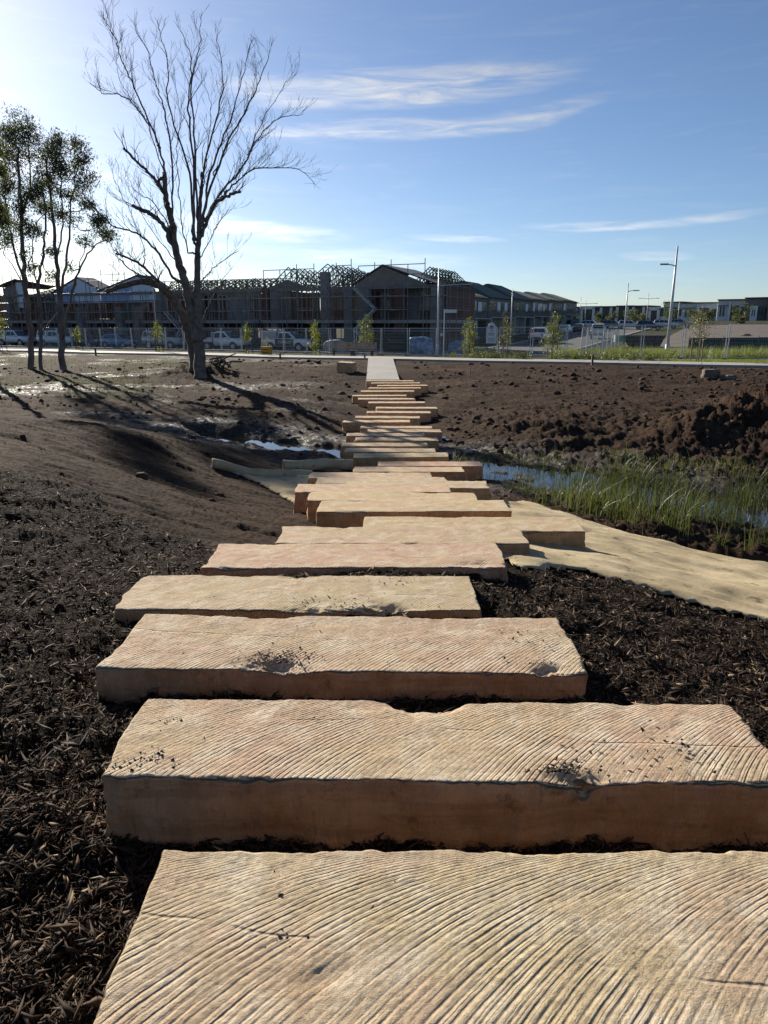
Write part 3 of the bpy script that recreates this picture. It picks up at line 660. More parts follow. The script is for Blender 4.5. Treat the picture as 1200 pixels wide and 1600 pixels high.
ICO = bmesh.new(); bmesh.ops.create_icosphere(ICO, subdivisions=1, radius=1.0)
IV = np.array([v.co[:] for v in ICO.verts]); IF = np.array([[v.index for v in f.verts] for f in ICO.faces]); ICO.free()
def lumps(name, x, y, z, s, m, flat=.7):
    n = len(x); V = IV[None]*(1+RNG.uniform(-.35, .35, (n, len(IV), 1)))*np.stack([s*RNG.uniform(.7, 1.4, n), s*RNG.uniform(.7, 1.2, n), s*flat], -1)[:, None]
    a = RNG.uniform(0, 2*pi, n)[:, None]; X = V[..., 0]*np.cos(a)-V[..., 1]*np.sin(a); Y = V[..., 0]*np.sin(a)+V[..., 1]*np.cos(a)
    V = np.stack([X+x[:, None], Y+y[:, None], V[..., 2]+z[:, None]], -1)
    F = IF[None]+(np.arange(n)*len(IV))[:, None, None]
    return tag(npmesh(name, V.reshape(-1, 3), F.reshape(-1, 3), m, np.repeat(RNG.random(n), len(IV))), kind='stuff')
clod = mat('soil_clod', (0.062, 0.038, 0.026), .95, .35, 9, .5, 70, .01, spec=.08)
n = 34000; a = RNG.uniform(-radians(40), radians(40), n); r = np.exp(RNG.uniform(np.log(7), np.log(46), n)); x = r*np.sin(a); y = r*np.cos(a)
mu, we, gr, bu, ve = masks(x, y); cd = creek_dist(x, y)
dens = (1-mu)*(1-bu)*np.where(x > 0.5+.0*y, .85, np.where(y > 18, .5, .03))*(cd > .7)*(np.abs(x-.2) > 1.3)*sstep(-.35, .3, fbm(x*.6, y*.6, 77, 3))
for P2 in MATPOLY: dens = dens*~inpoly(P2, x, y)
k = (RNG.random(n) < dens); x, y, r = x[k], y[k], r[k]; s = np.clip(RNG.lognormal(-.25, .85, len(x)), .2, 5)*(.010+.00055*r); z = H(x, y)+s*.15
tag(lumps('soil_clods', x, y, z, s, clod), 'loose clods of brown soil over the dug mud banks', 'soil clods')
rockm = mat('pale_rock', (0.13, 0.095, 0.07), .9, .35, 6, .4, 40, .01)
def boulder(px, py, sx, sy, sz_, label, m=rockm, seed=1, dmin=1):
    p = hit(px, py, dmin); V = IV.copy(); b2 = bmesh.new(); bmesh.ops.create_icosphere(b2, subdivisions=3, radius=1.0)
    for v in b2.verts:
        q = v.co.normalized(); v.co = Vector((q.x*sx, q.y*sy, q.z*sz_))*(1+.35*float(fbm(np.array([q.x*1.6+seed]), np.array([q.y*1.6+q.z*2.1]), seed, 3)[0]))
        v.co = Vector((np.clip(v.co.x, -sx*.85, sx*.85), np.clip(v.co.y, -sy*.85, sy*.85), np.clip(v.co.z, -sz_*.5, sz_*.75)))
    me = bpy.data.meshes.new('boulder'); b2.to_mesh(me); b2.free(); me.materials.append(m); o = place('boulder', me, None, (p.x, p.y, gzn(p.x, p.y)+sz_*.25), (0, 0, seed))
    return tag(o, label, 'boulder')
boulder(1110, 592, .42, .34, .36, 'pale brown boulder lying on the mud below the right footpath', seed=3)
boulder(1137, 594, .34, .28, .22, 'low grey boulder right of the pale brown one on the mud', seed=5)
boulder(222, 748, .09, .08, .09, 'small dark stone alone on the smooth left dirt bank', clod, 7)
boulder(632, 722, .2, .14, .16, 'dark clod of earth wedged against a block beside the matting rolls', clod, 9, 5)
# ------------------------------------------------------------------ jute matting and rolls
jute = bpy.data.materials.new('jute'); jute.use_nodes = True; t = NT(jute.node_tree); b = t.n['Principled BSDF']; tc = t.add('ShaderNodeTexCoord'); P = tc.outputs['Object']
w1 = t.add('ShaderNodeTexWave'); t.l.new(P, w1.inputs[0]); w1.inputs['Scale'].default_value = 26; w1.inputs['Distortion'].default_value = 2.5
w2 = t.add('ShaderNodeTexWave'); w2.bands_direction = 'Y'; t.l.new(P, w2.inputs[0]); w2.inputs['Scale'].default_value = 26; w2.inputs['Distortion'].default_value = 2.5
n1 = t.noise(P, 2.2, 5, .6); wv = t.math('MULTIPLY', w1.outputs['Fac'], w2.outputs['Fac'])
c = t.mix(t.ramp(n1, .35, .65), (0.55, 0.435, 0.255), (0.70, 0.575, 0.365)); c = t.mix(t.ramp(wv, .0, .5, .25, 0), c, (.2, .14, .08))
c = t.mix(t.ramp(t.noise(P, 5, 6, .7), .57, .68, 0, .75), c, (.12, .085, .055))
t.set(b.inputs['Base Color'], c); b.inputs['Roughness'].default_value = .95; b.inputs['Specular IOR Level'].default_value = .15
t.set(b.inputs['Normal'], t.bump(t.math('ADD', t.math('MULTIPLY', wv, .5), t.noise(P, 18, 6, .7)), .9, .022))
def mat_sheet(name, poly, label, seed, lift=.035, res=.05):
    """cloth lying on the bank inside a plan polygon"""
    P2 = np.array(poly); lo = P2.min(0)-.05; hi = P2.max(0)+.05; xs = np.arange(lo[0], hi[0], res); ys = np.arange(lo[1], hi[1], res); X, Y = np.meshgrid(xs, ys)
    ins = np.zeros(X.shape, bool); j = len(P2)-1
    Xw = X+.05*fbm(X*3, Y*3, seed+5, 3); Yw = Y+.05*fbm(X*3, Y*3, seed+6, 3)
    for i in range(len(P2)):
        (xi, yi), (xj, yj) = P2[i], P2[j]; c_ = ((yi > Yw) != (yj > Yw)) & (Xw < (xj-xi)*(Yw-yi)/(yj-yi+1e-12)+xi); ins ^= c_; j = i
    wgt = ins.astype(float)
    for _ in range(7): wgt[1:-1, 1:-1] = (wgt[1:-1, 1:-1]+wgt[:-2, 1:-1]+wgt[2:, 1:-1]+wgt[1:-1, :-2]+wgt[1:-1, 2:])/5
    wgt = np.clip((wgt-.5)*2.2, 0, 1); h0 = H0(X, Y); Z = h0+lift*.4+wgt*(.02)+wgt*(.06*fbm(X*1.1, Y*1.6, seed, 3)+.11*np.abs(fbm(X*.9+Y*1.7, Y*.8-X*.3, seed+1, 3))+.012*fbm(X*4.5, Y*4.5, seed+2, 4, .6))
    idx = np.arange(X.size).reshape(X.shape); f = ins[:-1, :-1] & ins[1:, 1:] & ins[:-1, 1:] & ins[1:, :-1]
    F = np.stack([idx[:-1, :-1], idx[:-1, 1:], idx[1:, 1:], idx[1:, :-1]], -1)[f]
    used = np.unique(F); rm = -np.ones(X.size, int); rm[used] = np.arange(len(used)); V = np.stack([X, Y, Z], -1).reshape(-1, 3)[used]
    o = npmesh(name, V, rm[F], jute, smooth=True); sm = o.modifiers.new('thick', 'SOLIDIFY'); sm.thickness = .012; sm.offset = -1
    return tag(o, label, 'matting')
mat_sheet('jute_mat', MATPOLY[0], 'sunlit cream jute matting spread down the bank right of the blocks', 3)
mat_sheet('jute_mat', MATPOLY[1], 'small cream jute mat left of the blocks, unrolled from the two rolls', 8)
def roll(px0, px1, r, label, seed, sag=.02, zoff=0.0):
    p0, p1 = hit(*px0), hit(*px1); n = 40; rg = random.Random(seed); mb = MB(); rings = []
    ax = (p1-p0).normalized(); sd_ = Vector((-ax.y, ax.x, 0)).normalized(); up = ax.cross(sd_)*-1
    if up.z < 0: up = -up
    for i in range(n+1):
        t_ = i/n; c = p0.lerp(p1, t_); c.z = gz(c.x, c.y)+r*.92+zoff+.02*sin(t_*9+seed)
        c += sd_*(.03*sin(t_*5+seed)+.012*sin(t_*17)); rr = r*(1+.05*sin(t_*13+seed)+.03*sin(t_*31))
        rings.append([c+(sd_*cos(a)+up*sin(a)*.9)*rr*(1+.03*sin(3*a+t_*4)) for a in [2*pi*k/24 for k in range(24)]])
    root = thing('matting_roll', label, 'matting roll', tuple(p0), 0, 'rolls of jute matting')
    rings = [[q-p0 for q in rg_] for rg_ in rings]
    mb.loft(rings).build('roll_body', jute, root, True)
    for e, sgn in ((0, -1), (n, 1)):    # spiral layers seen at the ends
        c = sum((Vector(q) for q in rings[e]), Vector())/24; sp_ = []
        for k in range(70):
            a = k*.36; q = r*(.12+.84*k/69); sp_.append(c+(sd_*cos(a)+up*sin(a)*.9)*q+ax*sgn*.004)
        MB().tube(sp_, .008, 5).build('spiral_edge', mat('jute_edge', (.22, .16, .09), .95), root)
    return root
roll((333, 733), (486, 748), .10, 'thin jute matting roll lying across the top of the left mat', 1)
roll((443, 736), (586, 735), .13, 'thick jute matting roll with spiral end reaching to the blocks', 4, zoff=.03)
# ------------------------------------------------------------------ reeds, sedge and grass tufts
def blades(name, x, y, z, ht, wd, lean, m, label, cat, seg=3):
    n = len(x); a = RNG.uniform(0, 2*pi, n); ln = np.abs(RNG.normal(0, 1, n))*lean; V = []
    fx, fy = -np.sin(a), np.cos(a)
    wa = RNG.uniform(0, pi, n); sx, sy = np.cos(wa), np.sin(wa)
    for k in range(seg+1):
        t_ = k/seg; w = wd*(1-t_)**.7*.5+.0006; bend = ln*t_**2*ht
        cx, cy, cz = x+fx*bend, y+fy*bend, z+ht*(t_-.25*np.minimum(ln, 1)*t_**2)
        V += [np.stack([cx-sx*w, cy-sy*w, cz], -1), np.stack([cx+sx*w, cy+sy*w, cz], -1)]
    V = np.stack(V, 1); q = np.array([[2*k, 2*k+1, 2*k+3, 2*k+2] for k in range(seg)])[None]+(np.arange(n)*2*(seg+1))[:, None, None]
    o = npmesh(name, V.reshape(-1, 3), q.reshape(-1, 4), m, np.repeat(RNG.random(n), 2*(seg+1)))
    return tag(o, label, cat, kind='stuff')
reedm = leafmat('reed', (0.035, 0.050, 0.016), (0.095, 0.095, 0.035), .5, .25)
rc = [g2(px, py) for px, py in [(930, 800), (960, 790), (1000, 800), (1040, 815), (990, 780), (1080, 800), (1120, 830), (1160, 845), (1190, 820), (1060, 770), (1130, 790), (1180, 780), (950, 770), (1100, 845), (1020, 825), (915, 785), (1200, 850), (1150, 810)]]
X = np.concatenate([RNG.normal(c[0], .55, 300) for c in rc]); Y = np.concatenate([RNG.normal(c[1], .42, 300) for c in rc])
k = (~in_block(X, Y, .35)) & (X > 2.4) & (fbm(X*1.8, Y*1.8, 55, 3) > -.06); X, Y = X[k], Y[k]; hh = np.clip(RNG.normal(.40, .19, len(X)), .10, .95)
blades('reeds', X, Y, np.maximum(H(X, Y)-.03, WATER_Z-.1), hh, RNG.uniform(.008, .016, len(X)), .42, reedm, 'clump of green reeds standing in the shallow pool on the right', 'reeds', 4)
sedm = leafmat('sedge', (0.045, 0.05, 0.016), (0.13, 0.115, 0.05), .6, .25)
n = 26000; X = RNG.uniform(1.6, 11, n); Y = RNG.uniform(7.5, 18, n); cd = creek_dist(X, Y); h = H(X, Y)
k = (cd < 2.4) & (h > WATER_Z-.05) & (h < WATER_Z+.45) & (fbm(X*1.1, Y*1.1, 44, 3) > -.05) & (Y < 15.5-.35*(X-3)+1.2); X, Y, h = X[k], Y[k], h[k]
blades('sedge', X, Y, h, np.clip(RNG.normal(.14, .07, len(X)), .04, .4), RNG.uniform(.006, .012, len(X)), .7, sedm, 'low dull sedge and weeds along the edge of the right pool', 'sedge')
n = 16000; X = RNG.uniform(-34, -5, n); Y = RNG.uniform(23, 46, n); gr = masks(X, Y)[2]; k = RNG.random(n) < gr*.8; X, Y = X[k], Y[k]
blades('grass', X, Y, H(X, Y), np.clip(RNG.normal(.10, .05, len(X)), .03, .3), RNG.uniform(.012, .03, len(X)), .7, sedm, 'thin grass growing on the mud under the left gum trees', 'grass', 2)
# ------------------------------------------------------------------ trees
def catmull(pts, k=5):
    P3 = [pts[0]]+list(pts)+[pts[-1]]; out = []
    for i in range(1, len(P3)-2):
        a, b, c, d = P3[i-1:i+3]
        for j in range(k):
            t_ = j/k; out.append(.5*((2*b)+(c-a)*t_+(2*a-5*b+4*c-d)*t_*t_+(3*b-a-3*c+d)*t_**3))
    out.append(P3[-2]); return out
bark = mat('grey_bark', (0.17, 0.135, 0.112), .9, .4, 5, .8, 25, .03, col2=(0.075, 0.060, 0.050))
bark2 = mat('twig_bark', (0.06, 0.05, 0.043), .9, .3, 5)
def c8(x, y): return (x*520/1200, y*520/1200)
# outline of the dead tree: pixel polylines, start and end radius (m), depth drift (m)
TRUNKS = [([(722,1362),(716,1230),(712,1100),(710,1000),(714,880),(722,740),(728,620)], .30, .05, 0.0),
          ([(692,1310),(675,1230),(655,1160),(620,1090),(585,1045),(545,1020),(500,1015),(440,1030),(385,1052)], .30, .10, 1.0),
          ([(716,1200),(690,1120),(665,1010),(640,930),(618,800),(600,720),(592,620)], .26, .09, .6)]
LIMBS = [([(640,930),(610,850),(570,790),(520,760),(478,742)], .13, .08, 1.2), ([(625,1000),(560,900),(490,840),(410,815),(340,750),(290,690)], .11, .015, -1.5), ([(590,1045),(520,965),(470,935),(418,913)], .12, .05, 1.6),
         ([(560,1015),(490,985),(430,935)], .07, .03, -1.0), ([(600,720),(560,650),(500,590),(445,535)], .12, .06, 1.0), ([(592,620),(560,490),(500,400),(440,345),(370,335),(325,300)], .085, .012, 1.5),
         ([(560,490),(500,350),(460,260),(430,190),(412,130),(382,80)], .06, .010, -1.2), ([(618,800),(622,600),(592,400),(560,300),(540,200),(492,112)], .09, .010, -.8), ([(690,850),(680,620),(610,380),(604,220),(572,100)], .10, .010, .8),
         ([(700,830),(695,580),(678,360),(690,230),(650,110)], .11, .010, -1.6), ([(712,800),(700,520),(690,300),(714,200),(724,90)], .10, .010, 1.8), ([(720,800),(732,620),(780,430),(802,290),(782,130)], .11, .010, -.6),
         ([(730,800),(760,620),(820,460),(868,310),(900,170)], .11, .010, 1.4), ([(735,760),(800,560),(880,410),(938,290),(975,180)], .10, .010, -1.4), ([(740,790),(800,690),(870,610),(930,500),(1000,430),(1080,415)], .10, .010, .8),
         ([(735,830),(780,735),(825,705),(864,690)], .12, .07, -1.0), ([(790,715),(850,660),(910,612),(1000,605),(1080,612),(1125,652)], .07, .010, 1.2), ([(905,612),(945,590),(980,553)], .03, .008, 1.6), ([(738,1000),(780,960),(855,908)], .06, .015, -1.0),
         ([(735,910),(770,840),(798,790),(832,757)], .05, .010, 1.0), ([(520,900),(475,770),(430,690),(405,610)], .04, .008, -1.4), ([(900,550),(960,410),(1015,330),(1055,260)], .05, .008, -1.8), ([(640,880),(560,740),(490,690),(470,655)], .06, .010, 1.6),
         ([(728,1160),(770,1060),(825,980)], .06, .012, 1.0), ([(675,900),(650,760),(640,560),(650,420),(630,300)], .06, .008, 2.0), ([(725,730),(745,560),(760,400),(740,300)], .05, .008, -2.0), ([(650,950),(540,820),(470,700)], .05, .010, 2.2),
         ([(425,1010),(428,985),(410,965)], .03, .008, .5), ([(600,620),(520,420),(440,300),(420,220)], .05, .008, 2.2), ([(780,600),(850,470),(910,330),(925,240)], .05, .008, 2.2)]
db = hit(*c8(722, 1362)); DEP = db.y
dtree = thing('dead_tree', 'tall leafless dead tree with many bare upswept branches and broken stubs', 'tree', tuple(db))
built_ = []; mbL = MB(); rt = random.Random(11); tips = []
def limb3(px, drift, seed):
    n = len(px); return [at_dist(*c8(*q), DEP+drift*(i/(n-1))**1.2) - db for i, q in enumerate(px)]
for j, (px, r0, r1, dr) in enumerate(TRUNKS+LIMBS):
    big = j < len(TRUNKS); P3 = limb3(px, dr if j != 1 else dr, j)
    if j == 1: P3 = [p+Vector((0, .9-.9*i/8, 0)) for i, p in enumerate(P3)]
    if big: P3[0] = P3[0]-Vector((0, 0, .35))
    if not big:      # root the limb on the nearest lower point of what is already built
        cand = [q for Cq in built_ for q in Cq if q.z < P3[0].z-.25]; e = min(cand, key=lambda q: (q-P3[0]).length+.6*max(0, P3[0].z-q.z-2.0)); P3 = [e, e.lerp(P3[0], .6)]+P3[1:] if (e-P3[0]).length < .5 else [e, e.lerp(P3[0], .55)]+P3
    C = catmull(P3, 6); n = len(C); wob = .02 if big else .03
    C = [c+Vector((rt.gauss(0, wob), rt.gauss(0, wob), rt.gauss(0, wob*.5)))*(0 if i in (0, n-1) else 1) for i, c in enumerate(C)]
    R = [(r0+(r1-r0)*(i/(n-1))**(.7 if big else .5))*(1 if big else 1.0 if len(px) > 4 else .85)*(1+.08*rt.uniform(-1, 1)) for i in range(n)]
    if big: R[0] *= 1.45; R[1] *= 1.2; R[2] *= 1.08
    if big:
        m1 = MB().tube(C, R, 12)
        m1.build('trunk', bark, dtree, True)
    else:
        MB().tube(C, R, 8).build('limb', bark, dtree, True)
    built_.append(C)
    if not big: tips.append((C, R))
def shoot(mb, p, d, L, r, depth):
    k = max(3, int(L/.28)); pts = [p]; q = p.copy(); dd = d.copy()
    for i in range(k):
        dd = (dd+Vector((rt.gauss(0, .13), rt.gauss(0, .13), .06+rt.gauss(0, .09)))).normalized(); q = q+dd*(L/k); pts.append(q.copy())
        if depth > 0 and rt.random() < .62:
            s = Vector((rt.gauss(0, 1), rt.gauss(0, .8), rt.uniform(0, .8))).normalized()
            shoot(mb, q, (dd*1.1+s*.75).normalized(), L*(1-i/k)*rt.uniform(.35, .75)+.15, r*(1-i/k)*.6+.003, depth-1)
    mb.tube(pts, [max(.0035, r*(1-.85*i/k)) for i in range(len(pts))], 4, False)
for C, R in tips:
    n = len(C)
    for i in range(int(n*.35), n-1):
        if rt.random() < .80:
            d = (C[i+1]-C[i]).normalized(); s = Vector((rt.gauss(0, 1), rt.gauss(0, 1), rt.uniform(-.1, .7))).normalized()
            shoot(mbL, C[i], (d*1.2+s*.7+Vector((0, 0, .25))).normalized(), rt.uniform(.35, 1.3), min(R[i]*.45, .024), 2)
    if R[-1] < .02: shoot(mbL, C[-1], (C[-1]-C[-3]).normalized(), rt.uniform(.12, .28), R[-1], 2)
tag(mbL.build('twigs', bark2, dtree), kind='stuff')
# root plate and broken wood heap behind it
hb = hit(312, 580); heap = thing('branch_heap', 'dark heap of broken roots and soil behind the dead tree trunk', 'debris heap', (hb.x+.4, hb.y+1.4, gz(hb.x+.4, hb.y+1.4)))
for j in range(22):
    a = rt.uniform(0, 2*pi); q = Vector((rt.gauss(0, .6), rt.gauss(0, .4), rt.uniform(.0, .4))); d = Vector((cos(a), sin(a)*.6, rt.uniform(-.2, .5)))*rt.uniform(.2, .55)
    MB().tube([q-d, q+Vector((0, 0, .06)), q+d], [.05, .045, .02], 6).build('branch', bark, heap, True)
# ---- gum trees on the left
gleaf = leafmat('gum_leaf', (0.026, 0.028, 0.016), (0.068, 0.066, 0.037), .5, .25)
gbark = mat('gum_bark', (0.17, 0.135, 0.115), .85, .35, 2.5, .5, 18, .02, col2=(0.08, 0.064, 0.056))
def leaf_cloud(centres, n, ls, seed, parent, name, m, base, ecc=.8, flat=.85):
    g = np.random.default_rng(seed); V = []; S_ = []
    wts = np.array([c[3]**2*c[4] for c in centres]); wts /= wts.sum()
    for (x, y, z, r, w), k in zip(centres, g.multinomial(n, wts)):
        # sub-clumps so the crown has gaps
        nc = max(3, int(7*w)); cc_ = g.normal(0, 1, (nc, 3)); cc_ /= np.linalg.norm(cc_, axis=1, keepdims=True); cc_ *= (g.uniform(.25, .95, (nc, 1)))*r*[1, ecc, flat]
        q = cc_[g.integers(0, nc, k)]+g.normal(0, r*.30, (k, 3))
        q += [x, y, z]; L = ls*g.uniform(.6, 1.3, (k, 1)); a = g.normal(0, 1, (k, 3)); a[:, 2] -= .8; a /= np.linalg.norm(a, axis=1, keepdims=True)
        b_ = np.cross(a, g.normal(0, 1, (k, 3))); b_ /= np.linalg.norm(b_, axis=1, keepdims=True)
        V.append(np.stack([q-a*L, q+b_*L*.28, q+a*L, q-b_*L*.28], 1)); S_.append(np.repeat(g.random(k), 4))
    V = np.concatenate(V)-np.array(base); F = np.arange(len(V)*4).reshape(-1, 4)
    return npmesh(name, V.reshape(-1, 3), F, m, np.concatenate(S_), parent=parent)
def gum(base_px, trunks, clumps, n, label, seed, ls=.075):
    b = hit(*base_px); root = thing('gum_tree', label, 'tree', tuple(b), 0, 'gum trees on the left'); rr = random.Random(seed); centres = []
    dep = lambda i: b.y+rr.uniform(-1.2, 1.2)
    for j, (px, r0, r1) in enumerate(trunks):
        dd = rr.uniform(-.9, .9)*(0 if j == 0 else 1); n_p = len(px)
        P3 = [at_dist(x, y, b.y+dd*i/(n_p-1))-b for i, (x, y) in enumerate(px)]
        if j == 0: P3[0] = P3[0]-Vector((0, 0, .3))
        C = catmull(P3, 5); k = len(C); C = [c+Vector((rr.gauss(0, .03), rr.gauss(0, .05), 0)) for c in C]
        R = [r0+(r1-r0)*i/(k-1) for i in range(k)]
        if j == 0: R[0] *= 1.4
        MB().tube(C, R, 9).build('trunk' if j == 0 else 'limb', gbark, root, True)
    mb = MB()
    ends = [at_dist(px[i][0], px[i][1], b.y) for px, _, _ in trunks for i in range(len(px)//2, len(px))]
    for (x, y, r, w) in clumps:
        d = dep(0); c = at_dist(x, y, d); rm = r/FPX*d; centres.append((c.x, c.y, c.z, rm, w))
        e = min(ends, key=lambda q: (q-c).length); mid = e.lerp(c, .5)+Vector((rr.gauss(0, .15), rr.gauss(0, .15), -.15))
        mb.tube(catmull([e-b, mid-b, c-b], 4), [.035-.0022*i for i in range(9)], 5)
        for q in range(5):
            t2 = c+Vector((rr.gauss(0, rm*.5), rr.gauss(0, rm*.5), rr.gauss(0, rm*.5))); mb.tube([mid.lerp(c, .6)-b, t2-b], [.014, .004], 4)
    tag(mb.build('branches', gbark, root), kind='stuff')
    leaf_cloud(centres, int(n*1.5), ls, seed, root, 'crown', gleaf, b)
    return root
gum((49, 577), [([(49,577),(46,500),(39,440),(34,370),(31,300),(28,230)], .17, .05), ([(38,440),(22,390),(10,330),(8,280)], .07, .03), ([(34,340),(48,280),(46,215)], .06, .02), ([(44,470),(24,420),(8,400)], .04, .015)],
    [(8,205,22,1),(30,192,18,.8),(44,212,24,1),(14,240,20,.8),(10,290,24,1),(28,270,16,.6),(4,330,24,1),(22,350,22,.9),(34,322,16,.7),(12,378,20,.8),(38,395,14,.6),(2,255,18,.8),(50,245,14,.6)], 9000, 'leftmost slim gum tree with a dark drooping crown, beside two others', 3)
gum((63, 578), [([(63,578),(63,520),(60,450),(66,400),(72,350),(66,290)], .11, .035), ([(60,450),(50,400),(56,350)], .04, .02), ([(64,520),(76,505),(90,488)], .05, .02)],
    [(60,300,22,.9),(74,330,18,.7),(58,365,16,.6),(80,385,14,.5),(48,420,13,.4),(76,428,14,.35)], 3400, 'thinnest gum tree of the three, standing between the other two trunks', 4)
gum((98, 578), [([(98,578),(97,540),(92,470),(88,410),(82,340),(72,250)], .19, .04), ([(94,470),(104,400),(110,330),(122,250)], .08, .02), ([(98,530),(112,455),(130,410),(150,382),(176,374)], .07, .02), ([(88,410),(98,350),(96,290),(92,240)], .05, .02), ([(112,455),(124,420),(140,360)], .04, .015)],
    [(78,235,22,1),(95,222,18,.9),(96,262,22,1),(122,222,15,.9),(126,250,18,1),(130,285,20,1),(112,305,16,.8),(84,290,16,.7),(92,330,18,.7),(138,320,16,.8),(150,348,20,1),(168,372,16,.9),(132,380,14,.6),(118,350,14,.5),(70,272,18,.7),(108,415,14,.3)], 9000, 'rightmost gum tree of the three, with a forked trunk and leaning limb', 5)
gum((-6, 604), [([(-6,604),(-8,520),(-14,430),(-20,330),(-16,260)], .16, .05), ([(-14,430),(-2,380),(4,330)], .05, .02)], [(-20,240,26,1),(-25,300,26,1),(-12,330,20,1),(-2,345,16,.8),(-30,360,25,1),(-8,270,18,.8)], 5000, 'gum tree at the left picture edge, only its leaves and trunk side showing', 6)
# ---- staked saplings along the footpath
sapl = leafmat('sapling_leaf', (0.050, 0.060, 0.014), (0.17, 0.16, 0.030), .5, .5)
sapd = leafmat('sapling_leaf_dark', (0.030, 0.038, 0.014), (0.085, 0.085, 0.030), .5, .4)
sapb = leafmat('sapling_leaf_brown', (0.06, 0.04, 0.03), (0.16, 0.13, 0.09), .5, .3)
stake = mat('stake_timber', (0.13, 0.10, 0.075), .9, .3)
def sapling(x, yt, yb, wpx, label, n, m=sapl, shape=(.25, 1.0), seed=0, stakes=3, dist=None, skirt=0, droop=False):
    b = hit(x, yb) if dist is None else at_dist(x, yb, dist); b.z = gz(b.x, b.y); d = b.y; hgt = (at_dist(x, yt, d)-b).z; w = wpx/FPX*d/2; rr = random.Random(seed)
    root = thing('sapling', label, 'young tree', tuple(b), 0, 'staked saplings along the footpath')
    C = [Vector((rr.gauss(0, .02), rr.gauss(0, .02), hgt*i/8)) for i in range(9)]; C[0].z = -.15
    mb = MB().tube(C, [.028-.0028*i for i in range(9)], 6)
    cen = []
    for i in range(14):
        z = hgt*(shape[0]+(shape[1]-shape[0])*(i+.5)/14); f = sin(pi*min(1, .25+.75*(i+.5)/14))**.7; a = rr.uniform(0, 2*pi); q = Vector((cos(a)*w*f*.5, sin(a)*w*f*.5, z))
        mb.tube([Vector((0, 0, z-.25)), q], [.010, .004], 4); cen.append((q.x, q.y, q.z, w*.62*f+.05, 1.0))
    if skirt:
        for i in range(3): cen.append((rr.gauss(0, w*.4), rr.gauss(0, w*.4), hgt*.09, w*.6, skirt))
    mb.build('trunk', bark2, root)
    leaf_cloud(cen, n, .055, seed, root, 'crown', m, (0, 0, 0), 1.0, 1.1)
    for k in range(stakes):
        a = 2.1*k+.4; MB().bar((cos(a)*.34, sin(a)*.3, -.2), (cos(a)*.33, sin(a)*.3, 1.35), .045).build('stake', stake, root)
    return root
SAP = [(4, 490, 549, 22, 'sapling with a green skirt at the left picture edge behind the gum trees', 900, sapl, 0), (123, 510, 548, 13, 'sapling between the canopied white ute and the blue hatchback', 700, sapl, .9), (248, 500, 552, 17, 'round-headed sapling in front of the silver wagon', 900, sapl, .9),
       (388, 503, 554, 12, 'narrow yellow-green sapling beside the white tray ute bonnet', 800, sapl, .5), (493, 500, 556, 20, 'leafy column-shaped sapling left of the park benches', 1500, sapl, .4), (573, 492, 557, 28, 'broad dull-green sapling right behind the park benches', 1700, sapd, 0)]
for k, (x, yt, yb, w, lab, n, m, sk) in enumerate(SAP): sapling(x, yt, yb, w, lab, n, m, (.42, 1.0) if k < 4 else (.22, 1.0), 20+k, 3 if k < 4 else 2, None, sk)
sapling(733, 494, 560, 24, 'yellow-green leaning sapling beside the street name post', 1500, sapl, (.12, 1.0), 31, 2)
sapling(785, 484, 561, 30, 'sparse brownish sapling with reddish stakes in front of the cross street', 900, sapb, (.2, 1.0), 32, 3)
sapling(862, 486, 562, 34, 'bushy dark green sapling at the left end of the tall grass', 2000, sapd, (.15, 1.0), 33, 2)
sapling(1088, 482, 566, 36, 'drooping autumn-toned sapling on the lawn strip with dark stakes', 1100, sapb, (.45, 1.0), 34, 3)
# ------------------------------------------------------------------ fences, benches, posts, signs
galv = mat('galvanised_steel', (0.50, 0.50, 0.50), .45, .12, 4, metal=.15)
dark_steel = mat('dark_steel', (0.05, 0.052, 0.058), .5, .2, 4, metal=.3)
def t_of(px, v):
    # street coordinate u of the point at depth v seen in photo column px
    r = (px-600)/FPX; lo, hi = -90.0, 60.0
    for _ in range(50):
        m_ = (lo+hi)/2; q = S(m_, v)
        if q[0]/(q[1]*cos(PITCH)+(CZ+1)*sin(PITCH)) < r: lo = m_
        else: hi = m_
    return m_
pf = MB()
for x in (-1.17, 1.17): pf.tube([(x, 0, .02), (x, 0, 2.1)], .032, 6)
for z in (.12, 2.08): pf.tube([(-1.17, 0, z), (1.17, 0, z)], .022, 6)
PF = pf.mesh('fence_frame', galv)
pw = MB()
for k in range(1, 24): x = -1.17+2.34*k/24; pw.bar((x, 0, .12), (x, 0, 2.08), .0055)
for k in range(1, 9): z = .12+1.96*k/9; pw.bar((-1.17, .004, z), (1.17, .004, z), .0055)
PW = pw.mesh('wire_mesh', galv)
ft = MB().loft([[(-.32, -.12, 0), (.32, -.12, 0), (.32, .12, 0), (-.32, .12, 0)], [(-.28, -.09, .13), (.28, -.09, .13), (.28, .09, .13), (-.28, .09, .13)]]).mesh('foot', mat('fence_foot_concrete', (.22, .20, .18), .9, .2))
cnt = 0
def fence_panel(x0, y0, x1, y1, label, group, lean=0.0):
    cx, cy = (x0+x1)/2, (y0+y1)/2; rz = atan2(y1-y0, x1-x0)
    o = thing('temporary_fence', label, 'fence', (cx, cy, gz(cx, cy)), rz, group, rx=lean)
    place('frame', PF, o); place('wire_mesh', PW, o)
    place('foot', ft, o, (1.2, 0, 0), (0, 0, pi/2)); return o
FA = (S(-50, 10.67+.13*50), S(29, 10.67-.13*29)); fl = math.hypot(FA[1][0]-FA[0][0], FA[1][1]-FA[0][1]); nf = int(fl/2.44); rl = random.Random(4)
